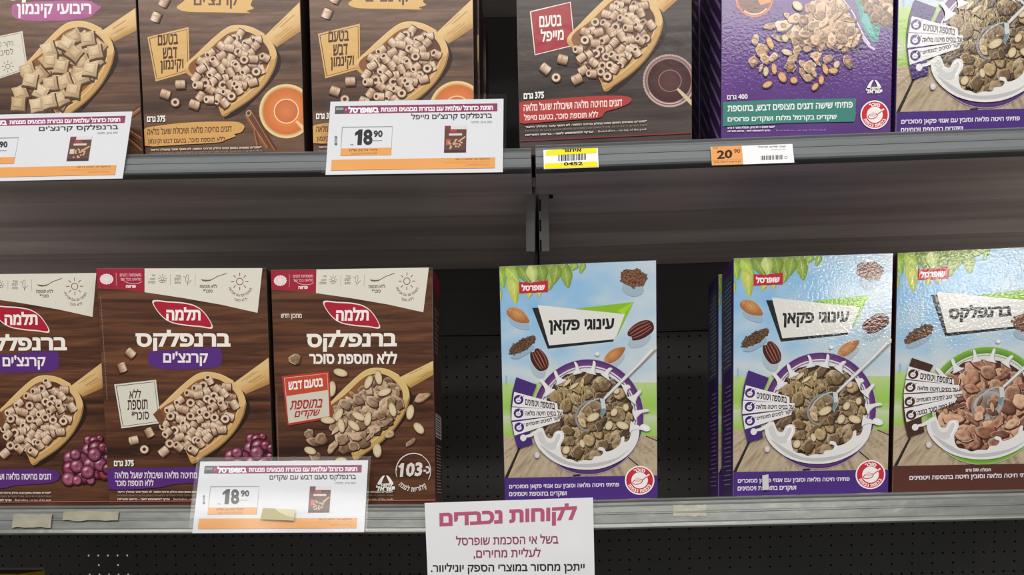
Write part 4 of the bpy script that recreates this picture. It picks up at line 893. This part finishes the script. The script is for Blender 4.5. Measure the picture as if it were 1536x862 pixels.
def _sleeve():
    nt = SLEEVE.node_tree; out = nt.nodes['Material Output']; nt.nodes.remove(nt.nodes['Principled BSDF'])
    tr = nt.nodes.new('ShaderNodeBsdfTransparent'); gl = nt.nodes.new('ShaderNodeBsdfGlossy'); gl.inputs['Roughness'].default_value = 0.16
    mx = nt.nodes.new('ShaderNodeMixShader'); fr = nt.nodes.new('ShaderNodeFresnel'); fr.inputs['IOR'].default_value = 1.42
    tc = nt.nodes.new('ShaderNodeTexCoord'); n = nt.nodes.new('ShaderNodeTexNoise'); n.inputs['Scale'].default_value = 38; n.inputs['Detail'].default_value = 2
    bp = nt.nodes.new('ShaderNodeBump'); bp.inputs['Strength'].default_value = 0.10; bp.inputs['Distance'].default_value = 0.002
    L = nt.links.new
    L(tc.outputs['Object'], n.inputs['Vector']); ge = nt.nodes.new('ShaderNodeNewGeometry'); iv = nt.nodes.new('ShaderNodeMath'); iv.operation = 'SUBTRACT'; iv.inputs[0].default_value = 1.0; mu = nt.nodes.new('ShaderNodeMath'); mu.operation = 'MULTIPLY'
    L(ge.outputs['Backfacing'], iv.inputs[1]); L(iv.outputs[0], mu.inputs[0]); L(fr.outputs[0], mu.inputs[1]); L(n.outputs['Fac'], bp.inputs['Height']); L(bp.outputs['Normal'], gl.inputs['Normal']); L(bp.outputs['Normal'], fr.inputs['Normal'])
    L(mu.outputs[0], mx.inputs[0]); L(tr.outputs[0], mx.inputs[1]); L(gl.outputs[0], mx.inputs[2]); L(mx.outputs[0], out.inputs['Surface'])
_sleeve()

fl = bmesh.new(); add_box(fl, -4, 4, -5, 1.2, -0.05, 0)
tag(bm_obj('floor', fl, mat('store_floor', (110, 106, 100), 0.35, 0, 0, 0, 1, 0.05, (3, 3, 3))), None, kind='structure')

def pegboard(name, x0, x1, z0, z1, px, pz, pitch, rowp, hole, label, tilt=0.0, y=0.45):
    # sheet of square cells; cells on the pattern are punched with an octagonal hole
    nx0, nx1 = math.floor((x0-px)/pitch), math.ceil((x1-px)/pitch); nz0, nz1 = math.floor((z0-pz)/rowp), math.floor((z1-pz)/rowp)
    V, F = [], []
    def v(x, z): V.append((x, 0, z)); return len(V)-1
    def clampx(x): return min(max(x, x0), x1)
    for k in range(nz0, nz1+1):
        zc = pz+k*rowp; za, zb = max(zc-rowp/2, z0), min(zc+rowp/2, z1)
        if zb-za < 1e-4: continue
        for i in range(nx0, nx1+1):
            xc = px+i*pitch; xa, xb = clampx(xc-pitch/2), clampx(xc+pitch/2)
            if xb-xa < 1e-4: continue
            full = (k % 2 == 1); ok = (full or i % 2 == 0) and xb-xa > pitch*.9 and zb-za > rowp*.9
            if not ok: F.append((v(xa, za), v(xb, za), v(xb, zb), v(xa, zb))); continue
            S8 = [(xa, za), (xc, za), (xb, za), (xb, zc), (xb, zb), (xc, zb), (xa, zb), (xa, zc)]
            o = [v(*p) for p in S8]; a8 = [(xc+hole*math.cos(R(225+45*j)), zc+hole*math.sin(R(225+45*j))) for j in range(8)]
            h8 = [v(*p) for p in a8]; b8 = []
            for p in a8: V.append((p[0], 0.0012, p[1])); b8.append(len(V)-1)
            for j in range(8):
                n = (j+1) % 8; F.append((o[j], o[n], h8[n], h8[j])); F.append((h8[j], h8[n], b8[n], b8[j]))
    # rest of the strip at the top
    zt = pz+nz1*rowp+rowp/2
    if zt < z1: F.append((v(x0, zt), v(x1, zt), v(x1, z1), v(x0, z1)))
    o = mesh_obj(name, V, F, PANEL_BLACK); o.location = (0, y, EYE); o.rotation_euler = (0, tilt, 0)
    tag(o, label, 'back panel'); return o
pegboard('perforated_back_panel', -1.15, -0.014, -0.62, 0.273, -0.1445, 0.2565, 0.01648, 0.01607, 0.0018, 'black perforated panel with small holes behind the brown boxes')
pegboard('perforated_back_panel', 0.022, 1.15, -0.66, 0.272, 0.2204, 0.2653-.0165, 0.01655, 0.0163, 0.0018, 'black perforated panel with rows of small holes behind the sky-blue boxes', TILT)
def flat_panel(label, x0, x1, z0, z1, tilt=0.0):
    bm = bmesh.new(); add_box(bm, x0, x1, -.003, .0, z0, z1, .0008); add_box(bm, x0, x1, -.0022, .006, z0-.002, z0+.004)
    add_box(bm, x0, x1, -.0042, .0, z0+.066, z0+.069, .0006)
    o = bm_obj('plain_back_panel', bm, PANEL_BLACK); o.location = (0, .4502, EYE); o.rotation_euler = (0, tilt, 0); tag(o, label, 'back panel')
flat_panel('plain black back panel above the left perforated sheet', -1.15, -0.014, .2765, .86)
flat_panel('plain black back panel above the right perforated sheet', 0.022, 1.15, .2755, .86, TILT)
# unseen dark backing behind the holes, gap cut so the added lamp shows through
bm = bmesh.new()
for x0, x1, z0, z1 in ((-1.3, 1.3, -.079, .9), (-1.3, 1.3, -1.06, -.122), (-1.3, -.800, -.122, -.079), (-.716, 1.3, -.122, -.079)): add_box(bm, x0, x1, .0, .006, z0, z1)
o = bm_obj('rear_partition', bm, mat('black_partition', (16, 16, 16), 0.8)); o.location = (0, .52, EYE); tag(o, 'black partition added behind the perforated panels', 'partition')

bm = bmesh.new(); add_box(bm, -.0125, .0035, .4486, .480, -1.06, .86, .001); add_box(bm, .0045, .0205, .4486, .480, -1.06, .86, .001)
for k in range(40): add_box(bm, -.0078, -.0052, .4478, .4488, -.2+k*.028, -.188+k*.028); 
o = bm_obj('upright_post', bm, STEEL_DARK); o.location = (0, 0, EYE); tag(o, 'black slotted steel upright where the two shelving bays meet', 'upright')

def shelf(label, x0, x1, zt, zb, rail_mat, tilt, origin, bracket_x, xback=None, depth=.4448, price_rail=True):
    # zt/zb: top and bottom of the front rail at x=0 of the bay
    root = empty('metal_shelf', (0, 0, EYE+zb), (0, tilt, 0)); tag(root, label, 'shelf'); zt, zb = zt-zb, 0.0
    t = zt-.003; u = zb+.0045
    # board: sheet whose underside has shallow ridges shaped to stand in for sheen bands
    prof = [(.012, t), (depth, t), (depth, u+.014), (.345, u+.014), (.318, u+.002), (.292, u+.001), (.264, u+.010), (.196, u+.011), (.168, u-.002), (.140, u-.003), (.095, u+.0035), (.012, u+.002)]
    bm = bmesh.new(); a = []; b = []
    for p in prof:
        k = (p[0]-.012)/(depth-.012); s0 = x0+(0 if xback is None or xback[0] is None else (xback[0]-x0)*k); s1 = x1+(0 if xback is None or xback[1] is None else (xback[1]-x1)*k)
        a.append(bm.verts.new((s0, p[0], p[1]))); b.append(bm.verts.new((s1, p[0], p[1])))
    n = len(prof)
    for i in range(n): j = (i+1) % n; bm.faces.new((a[i], a[j], b[j], b[i]))
    bm.faces.new(a[::-1]); bm.faces.new(b)
    bm_obj('shelf_board', bm, STEEL_UNDER, root)
    # rail: rounded top bead, slanting label channel with a mid rib, bottom lip
    H = zt-zb; P = []
    def at(fr, off=0.0): return (-.0085+.0105*fr-off, zb+H*fr)
    P += [(.012, zt), (.0065, zt), (.0035, zt-.0006), (.0018, zt-.0022), (.0026, zt-.0042), at(.80, -.0012), at(.74, .0), at(.56, .0), at(.54, .0006), at(.50, .0006), at(.48, .0), at(.22, .0), at(.18, .0012), at(.12, .0014), (-.0095, zb+H*.07), (-.0085, zb+.0006), (-.006, zb), (.004, zb), (.012, zb+.003), (-.004, zb+.003)]
    P = P[:18]
    bm = bmesh.new(); add_profile(bm, P, x0, x1)
    bm_obj('price_rail', bm, rail_mat, root)
    for bx0, bx1, slot in bracket_x:
        bm = bmesh.new(); add_box(bm, bx0, bx1, .088, .0895, u-.062, u+.012, .0004)
        xs = bx1-.0012 if abs(bx1) < abs(bx0) else bx0
        V = [(.0895, u+.012), (.43, u+.012), (.43, u-.09), (.0895, u-.062)]; add_profile(bm, V, xs, xs+.0012)
        o = bm_obj('shelf_bracket', bm, STEEL_BRACKET, root)
        if slot:
            s = bmesh.new()
            for k in range(3): add_box(s, bx0+.0006, bx0+.0026, .0874, .0885, u-.016-k*.023, u-.003-k*.023)
            add_box(s, bx1+.0008, bx1+.0055, .0874, .0885, u-.002, u+.002)
            bm_obj('bracket_slot', s, mat('slot_black', (6, 6, 6), 0.9), o)
    return root
shelf('upper left grey metal shelf carrying the cinnamon and honey boxes', -1.15, -.0042, .3856, .3587, RAIL, 0, 0, [(-.0107, -.0002, False)], (None, .0006))
shelf('upper right grey metal shelf carrying the maple and purple boxes', .0012, 1.15, .3885, .3585, RAIL, TILT, 0, [(.0042, .0160, True)], (None, None))
shelf('lower left grey metal shelf carrying three brown boxes', -1.15, -.0042, .0022, -.0312, RAIL_LOW, 0, 0, [])
shelf('lower right grey metal shelf carrying the sky-blue boxes', .0012, 1.15, .0050, -.0290, RAIL_LOW, TILT, 0, [])
shelf('unseen grey metal shelf added above the upper boxes for shade', -1.15, 1.15, .765, .735, RAIL, 0, 0, [])  # out-of-view shelf added to shade the back panel behind the upper boxes
bm = bmesh.new(); add_box(bm, -1.15, 1.15, -.06, .4448, -.435, -.41, .002); add_box(bm, -1.15, 1.15, -.05, -.04, -1.06, -.435)
o = bm_obj('base_shelf', bm, STEEL_DARK); o.location.z = EYE; tag(o, 'dark bottom shelf deck under the lower rails', 'shelf')

# ------------------------------------------------------------------ cereal boxes
W_A, H_A, W_P, H_P = .194, .2722, .1775, .2680
QA2[2:] = [(411.5, 760.4), (163.9, 761.4)]; QA3[2:] = [(653.8, 759.3), (417.7, 760.3)]
QP4[2:] = [(984.0, 750.7), (759.6, 756.2)]
QU5[:] = [(1082.6, -169.4), (1344.7, -181.3), (1335.7, 213.9), (1081.7, 223.1)]
QU1 = [(-53.0, -122.3), (197.3, -128.2), (215.9, 251.8), (-27.0, 255.5)]
QU2 = [(200.4, -128.3), (446.3, -134.1), (457.5, 248.1), (218.9, 251.7)]
QU4 = [(771.1, -155.3), (1037.8, -167.4), (1038.2, 224.7), (779.7, 234.1)]
WM = {'front_panel': WOOD}; WG = {'front_panel': WOOD_GREY}; WD = {'front_panel': WOOD_DARK}
G_A = 'brown cereal boxes with a purple flavour patch'
def place(src, pose, label, group=None):
    c = copy_tree(src); (x, y, z), yaw, tilt = pose; z += .0005 if tilt else .0001; c.location = (x, y, EYE+z); c.rotation_euler = (0, tilt, yaw); tag(c, label, None, group); 
    return c
crunch = make_box(((-.4043, .030, -.0008), R(2), 0), W_A, H_A, .066, art_crunch(W_A, H_A), CARTON_BROWN, 'brown cereal box with purple patch and white square badge, partly behind shiny price card', 'brown boxes with purple flavour patches', INK, WM, {'claim_badge': 'white square badge with dark border', 'flavour_patch': 'purple brush patch with white lettering'})
place(crunch, ((-.6030, .045, -.0008), 0, 0), 'brown purple-patch cereal box at the left end of the lower shelf')
almond = make_box(((-.2101, .035, -.0008), R(-1), 0), .1869, .2707, .066, art_almond(.1869, .2707), CARTON_BROWN, 'brown cereal box with almond flakes in the scoop and a red and white badge', None, INK, WM, {'claim_badge': 'red-topped white badge with script'}, side_barcode)
pecan = make_box(((.0529, .030, .003), R(-1.5), TILT), W_P, H_P, .060, art_bowl(W_P, H_P), CARTON_PURPLE, 'sky-blue box with pecans and purple bowl standing alone above the hanging notice', 'sky-blue boxes with pecans and a purple bowl', INK_GLOSS, {}, {'sugar_seal': 'round red and white seal'}, side_facts)
shiny = place(pecan, ((.3164, .030, .0082), 0, TILT), 'sky-blue pecan box with shiny crinkled front next to the green-bowl box')
place(pecan, ((.3136, .0965, .0082), 0, TILT), 'sky-blue pecan box behind the shiny crinkled one, only its left edge showing')
place(pecan, ((.4827, .025, .395), 0, TILT), 'sky-blue pecan box on the upper shelf beside the purple box')
ink_panel('white_sticker', shiny, [([(x_, -.0052, z_) for x_, z_ in ((-.0555, .0085), (-.0485, .0095), (-.0490, .0265), (-.0560, .0255))], (206, 204, 206))], INK_PAPER)
bran = make_box(((.5012, .030, .0119), R(-3), TILT), .1801, .2693, .060, art_bowl(.1801, .2693, False), CARTON_MAROON, 'sky-blue cereal box with green-rimmed bowl and dark brown bottom band', None, INK_GLOSS)
cinn = make_box(((-.5374, .035, .3826), 0, 0), .1872, .266, .066, art_upper(.1872, .266, QU1, 'cinnamon'), CARTON_BROWN, 'grey-brown cereal box with pink patch and square pillow cereal in the scoop', None, INK, WG, {'flavour_patch': 'pink brush patch with white lettering'})
honey = make_box(((-.3506, .035, .3826), 0, 0), .1822, .266, .066, art_upper(.1822, .266, QU2, 'honey'), CARTON_BROWN, 'grey-brown honey cinnamon box with its tan ingredient banner uncovered by any price card', 'grey-brown honey and cinnamon boxes', INK, WG, {'claim_badge': 'tan square badge with dark border', 'honey_dish_picture': 'round dish of amber honey'})
place(honey, ((-.1588, .035, .3826), 0, 0), 'grey-brown honey cinnamon box whose bottom is covered by the upper price card')
for k, dx in ((1, .002), (2, -.001), (3, .002)):
    c = place(honey, ((-.1588+dx, .035+.072*k, .3826), 0, 0), 'honey cinnamon box queued behind the card-covered one, only its dark side showing', 'boxes queued behind the front honey cinnamon box')
maple = make_box(((.0783, .025, .387), 0, TILT), .1902, .266, .066, art_upper(.1902, .266, QU4, 'maple'), CARTON_BROWN, 'charcoal brown maple cereal box with red badge above the yellow label', None, INK, WD, {'claim_badge': 'red square badge with white border', 'maple_dish_picture': 'glass dish of dark syrup', 'ingredient_banner': 'red brush banner with white lettering'})
gran = make_box(((.2973, .025, .3914), 0, TILT), .1844, .266, .064, art_granola(.1844, .266), CARTON_PURPLE, 'purple granola box with teal banner at the front of the upper shelf', 'purple granola boxes', INK_GLOSS, {}, {'ingredient_banner': 'teal banner with white lettering', 'pouch_picture': 'teal pouch tipping out granola', 'side_panel': 'dark purple side with pale diagonal stripes'}, side_stripes)
for k, dx in ((1, .003), (2, .002)):
    place(gran, ((.2973+dx, .025+.070*k, .3914), 0, TILT), 'purple box %s the front purple granola box, only its striped side showing' % ('directly behind' if k == 1 else 'third in line behind'))

# ------------------------------------------------------------------ price cards, labels and the notice
def paper_strip(name, parent, w, h, mtl, bow=0.0, nx=12, nz=8, y=0.0, fn=None, mi=None):
    V, F = [], []
    for s, off in ((0, 0.0), (1, .0003)):
        for j in range(nz+1):
            for i in range(nx+1):
                x = -w/2+w*i/nx; z = h*j/nz; V.append((x, y+off+(fn(x, z) if fn else 0), z))
    n = (nx+1)*(nz+1)
    for j in range(nz):
        for i in range(nx):
            a_ = j*(nx+1)+i; F.append((a_, a_+1, a_+nx+2, a_+nx+1)); F.append((n+a_, n+a_+nx+1, n+a_+nx+2, n+a_+1))
    o = mesh_obj(name, V, F, mtl, parent, smooth=True); kid(parent, o); return o
PAPER = mat('white_paper', (236, 236, 238), 0.7)
CARD = mat('white_card', (214, 215, 220), 0.7)
ORANGE, PLUM, GREY = (224, 158, 88), (138, 62, 96), (70, 70, 74)
def promo_card(pos, w, h, lean, tilt, quad, label, title, unit, price_part, hot=False):
    x, y, z = pos; root = empty('price_card', (x, y, EYE+z), (lean, tilt, 0)); tag(root, label, 'price card')
    paper_strip('paper_sheet', root, w, h, CARD)
    a = Art(quad, w, h, -.0003, 0.0); f = quad
    def P(u, v):      # u,v in 0..1 on the card, v down
        t = [tuple(f[0][k]+(f[1][k]-f[0][k])*u for k in (0, 1)), tuple(f[3][k]+(f[2][k]-f[3][k])*u for k in (0, 1))]
        return tuple(t[0][k]+(t[1][k]-t[0][k])*v for k in (0, 1))
    Q = lambda u0, v0, u1, v1: [P(u0, v0), P(u1, v0), P(u1, v1), P(u0, v1)]
    ty = (f[1][1]-f[0][1])/(f[1][0]-f[0][0])
    def T(t, u0, v0, u1, v1, c, b=.012, res=2, ltr=False):
        p, q = P(u0, v0), P(u1, v1); q0 = P(u0, v1); a.text(t, p[0], p[1], q[0], q0[1], c, b, ty*(q[0]-p[0]), res=res, ltr=ltr)
    a.part('header_band'); a.poly(Q(.03, .065, .965, .17), PLUM); a.poly(Q(.03, .065, .082, .17), (78, 82, 80)); a.poly(Q(.035, .085, .078, .12), (150, 150, 148)); a.poly(Q(.09, .1, .095, .13), (220, 160, 180))
    a.part('header_band', 'lettering'); T('חגיגת כדורגל עולמית עם נבחרת מבצעים מנצחת', .292, .082, .94, .155, (238, 228, 234), .045); T('בשופרסל', .105, .075, .282, .163, (246, 240, 244), .05)
    a.part('title_lettering'); T(title, .47 if len(title) < 22 else .42, .185, .935, .285, (58, 56, 60), .008); T(unit, .815, .298, .935, .335, (120, 118, 122), 0, 1); T('במבצע', .037, .0+.47, .056, .6, (96, 96, 98), .02, 1)
    a.part('price_panel')
    p = Q(.078, .355, .365, .74); a.line(p+[p[0]], .9, (150, 150, 154)); a.poly(Q(.078, .645, .365, .745), ORANGE)
    a.part('price_panel', 'lettering'); T('8', .199, .39, .257, .602, (46, 46, 50), .03, 3, True); a.poly([P(u_, v_) for u_, v_ in ((.153, .435), (.176, .39), (.195, .39), (.195, .60), (.170, .60), (.170, .455), (.153, .475))], (46, 46, 50)); T(price_part[1], .258, .405, .312, .500, (52, 52, 56), .03, 2, True); T('ש"ח', .13, .585, .148, .605, (110, 110, 112), .02, 1); a.line([P(.258, .545), P(.31, .545)], .7, (140, 140, 144))
    T('ליח\' 20.90 ש"ח', .125, .655, .285, .69, (120, 84, 50), .03, 1); T('5.57 ש"ח ל-100 גרם', .14, .705, .285, .733, (140, 100, 60), .01, 1)
    a.part('product_photo'); pq = Q(.665, .36, .79, .725); a.poly(pq, (96, 66, 58)); a.poly(Q(.70, .36, .79, .41), (214, 208, 206)); a.poly(Q(.668, .36, .70, .405), (130, 60, 76)); rg = random.Random(len(title))
    a.poly(Q(.695, .42, .735, .45), (176, 60, 76)); a.poly(Q(.69, .465, .765, .495), (214, 196, 190)); a.poly(Q(.675, .545, .70, .62), (206, 190, 178) if not hot else (196, 92, 82))
    for k in range(34):
        u, v = rg.uniform(.69, .765), rg.uniform(.54, .68); 
        if abs((v-.61)+(u-.728)*1.4) < .075: a.disc(*P(u, v), 1.7, 1.5, 0, [(1, (120, 84, 62)), (.6, (206, 172, 138)), (0, (216, 186, 154))], 8)
    a.line([P(.75, .57), P(.785, .51)], 2.2, (206, 164, 104)); a.poly(Q(.665, .69, .79, .725), (72, 48, 44))
    a.part('footer_band'); a.poly(Q(.03, .80, .955, .945), ORANGE)
    a.part('footer_band', 'lettering'); T('בתוקף עד 28.11.2022', .73, .807, .925, .838, (136, 92, 56), .03, 1); T('או עד גמר המלאי, המוקדם מביניהם. ט.ל.ח', .66, .855, .925, .874, (160, 108, 62), 0, 1); T('בסניפים המשתתפים', .80, .89, .925, .91, (160, 108, 62), 0, 1)
    a.build(root, INK_PAPER)
    paper_strip('plastic_sleeve', root, w+.007, h+.004, SLEEVE, y=-.0016, fn=lambda x_, z_: -.0006-.0012*math.sin(math.pi*min(1, max(0, z_/h)))*(1+.4*math.sin(x_*60)))
    return root
promo_card((-.5437, -.0135, .3531), .1945, .0893, -.3787, -.0059, [(-58.8, 173.4), (198.7, 167.4), (184.1, 267.7), (-80.0, 273.3)], 'white price card in front of the pillow cereal box, cut off by the frame', "ברנפלקס קרנצ'ים", '375 גרם, תלמה', ('18', '90'))
promo_card((-.1298, -.0135, .3543), .1909, .0949, -.3553, 0, [(495.9, 152.7), (755.3, 148.2), (754.2, 258.3), (488.4, 262.2)], 'white 18.90 price card leaning on the upper shelf rail near the bay joint', "ברנפלקס קרנצ'ים מייפל", '375 גרם, תלמה', ('18', '90'), True)
lc = promo_card((-.2900, -.0135, -.0293), .1952, .0881, -.3841, -.0013, [(300.8, 691.8), (552.3, 690.0), (546.3, 797.9), (288.7, 799.1)], 'shiny white 18.90 price card taped to the lower shelf rail', 'ברנפלקס טעם דבש עם שקדים', '400 גרם, תלמה', ('18', '90'), True)

ink_panel('adhesive_tape', lc, [([(-.0965+x_*.1952, -.0031, z_*.0881) for x_, z_ in ((.39, .17), (.585, .15), (.59, .305), (.40, .325))], (202, 192, 152))], INK_PAPER)

def lean_strip(name, x0, x1, z0, z1, tilt, label, cat, quad, draw, y=-.0092, lean=-.36, mtl=PAPER, ink=INK_PAPER):
    w, h = x1-x0, (z1-z0)/math.cos(lean); root = empty(name, ((x0+x1)/2, y, EYE+z0), (lean, tilt, 0)); tag(root, label, cat)
    paper_strip('paper_strip', root, w, h, mtl, nx=4, nz=3); a = Art(quad, w, h, -.0002, 0.0); draw(a); a.build(root, ink); return root
def draw_yellow(a):
    T = lambda x, y: (x/5.486+770, y/5.486+130); ye = (240, 226, 28)
    a.part('yellow_border'); a.poly([T(*p) for p in ((270, 508), (440, 484), (688, 480), (690, 530), (268, 555))], ye); a.poly([T(*p) for p in ((262, 632), (695, 612), (698, 662), (258, 682))], ye)
    a.part('lettering'); b = (40, 40, 34); a.text('איתור', *T(408, 490), *T(566, 524), b, .03, -.8); a.text('0452', *T(418, 620), *T(576, 654), b, .035, -1.0, ltr=True)
    a.part('barcode'); rg = random.Random(4); x = 374
    while x < 606:
        wd = rg.choice((3, 5, 8, 11)); k = (x-374)/232; a.poly([T(x, 549-k*14), T(x+wd, 549-k*14), T(x+wd, 610-k*14), T(x, 610-k*14)], (50, 50, 50)); x += wd+rg.choice((4, 6, 9))
lean_strip('location_label', .0095, .0680, .3578, .3803, TILT, 'yellow and white shelf label with a barcode under the maple box', 'shelf label', [(815.5, 221), (897.5, 218), (898.5, 251.5), (816, 255)], draw_yellow, -.0122, -.335)
def draw_orange(a):
    T = lambda x, y: (x/5.389+1060, y/5.389+110)
    a.part('orange_field'); a.poly([T(*p) for p in ((50, 552), (298, 546), (312, 722), (58, 732))], (228, 160, 96)); a.line([T(56, 684), T(304, 674)], .6, (190, 124, 70))
    a.part('price_lettering'); b = (66, 44, 34); a.text('20', *T(98, 588), *T(224, 672), b, .03, -1.6, ltr=True); a.text('90', *T(234, 578), *T(288, 618), (110, 70, 50), .02, -.6, ltr=True); a.text('5.23 ש"ח ל-100 גרם', *T(76, 690), *T(292, 706), (120, 80, 54), .03, -.9, res=1); a.text('מחיר', *T(64, 560), *T(104, 574), (150, 92, 60), .02, res=1)
    a.part('barcode'); rg = random.Random(6); x = 452
    while x < 622:
        wd = rg.choice((3, 4, 7, 9)); k = (x-452)/170; a.poly([T(x, 644-k*6), T(x+wd, 644-k*6), T(x+wd, 684-k*6), T(x, 684-k*6)], (96, 96, 96)); x += wd+rg.choice((3, 5, 8))
    a.ring(*T(650, 662), 2.4, 2.4, .6, (150, 150, 150), 14)
    a.part('lettering'); g = (150, 150, 148); a.text('שוגי פלאן קרמל', *T(430, 552), *T(650, 574), g, .02, -.6, res=1); a.text('400 גרם, שופרסל', *T(535, 582), *T(648, 594), g, .0, -.3, res=1)
lean_strip('price_label', .1882, .2750, .3592, .3810, TILT, 'orange and white 20.90 price label under the purple box', 'price label', [(1068.5, 212.5), (1190.5, 209.5), (1193, 241.5), (1071, 245)], draw_orange, -.0122, -.335)

def notice():
    root = empty('hanging_notice', (-.0225, -.0125, EYE-.262), (0, R(-1.6), 0)); tag(root, 'white paper notice with rose heading hanging from the lower rail', 'notice'); w, h = .188, .268
    fn = lambda x, z: .0016*math.sin(x*48+.6)*max(0, (z/h-.55))-.002*math.exp(-((x-.07)/.02)**2)*math.exp(-((z-.20)/.03)**2)
    paper_strip('paper_sheet', root, w, h, PAPER, nx=30, nz=24, fn=fn)
    s = .188/251.5; yb = 755+h/s
    q = [(648.5, 757.0), (899.5, 750.0), (909.0, 750+h/s), (658.0, 757.0+h/s)]
    a = Art(q, w, h, -.0003, 0.0); a.warp = fn; N = lambda x, y: (x/5.297+630, y/5.297+730)
    rose = (190, 92, 124); wine = (150, 70, 96); bk = (44, 42, 46)
    a.part('heading'); a.text('לקוחות נכבדים', *N(215, 197), *N(1302, 366), rose, .036, -9.5, res=3)
    a.part('body_lettering'); a.text('בשל אי הסכמת שופרסל', *N(345, 404), *N(1156, 480), wine, .006, -2.4, res=3); a.text('לעליית מחירים,', *N(483, 505), *N(1016, 590), wine, .006, -1.2, res=3); a.text('ייתכן מחסור במוצרי הספק יוניליוור.', *N(140, 622), *N(1364, 712), bk, .012, -1.6, res=3)
    a.build(root, INK_PAPER)
notice()
def tape(x0, x1, z0, z1, tilt, label, col, seed):
    rg = random.Random(seed); n = 9; pts = []
    for i in range(n+1): pts.append((x0+(x1-x0)*i/n, z0+rg.uniform(-.0008, .0008)))
    for i in range(n+1): pts.append((x1-(x1-x0)*i/n, z1+rg.uniform(-.0008, .0008)))
    z_at = lambda z: -.0088+.0105*((z+.03)/.034)-.0012
    V = [(p[0]-x0, z_at(p[1])-k*.0002, p[1]-z0) for k in (0, 1) for p in pts]; m_ = len(pts)
    F = [tuple(range(m_))[::-1], tuple(range(m_, 2*m_))]+[(i, (i+1) % m_, m_+(i+1) % m_, m_+i) for i in range(m_)]
    o = mesh_obj('tape_remnant', V, F, mat('old_tape', col, 0.4, 0, .3, .2, 80, .08, (60, 60, 60))); o.location = (x0, 0, EYE+z0+(0.0 if tilt == 0 else 0)); tag(o, label, 'tape remnant', 'tape remnants on the lower rails'); return o
tape(-.598, -.553, -.0225, -.0075, 0, 'beige old tape remnant nearest the left end of the lower rail', (150, 146, 126), 1)
tape(-.540, -.476, -.0150, -.0045, 0, 'longer beige tape remnant on the lower left rail below the overlap of two brown boxes', (146, 142, 118), 2)
tape(.1545, .1915, -.0125, -.0005, TILT, 'beige tape remnant on the lower right rail near the lone pecan box', (160, 155, 136), 3)

bm = bmesh.new(); add_box(bm, -.10, .10, 0, .07, 0, .3255, .004)
root = empty('yellow_carton', (-.7650, .10, EYE-.41)); tag(root, 'yellow carton corner peeking up from the bottom shelf', 'carton')
bm_obj('carton', bm, mat('yellow_card', (200, 168, 20), 0.4, 0, .3), root)
bm = bmesh.new(); add_box(bm, -.097, .097, .010, .066, .3240, .3263, .0008); bm_obj('top_flap', bm, mat('dark_flap', (60, 40, 34), 0.5), root)
bm = bmesh.new(); add_box(bm, -.0985, .0985, .066, .0695, .3245, .3295, .0008); bm_obj('rear_rim', bm, mat('grey_rim', (128, 124, 118), 0.5), root)
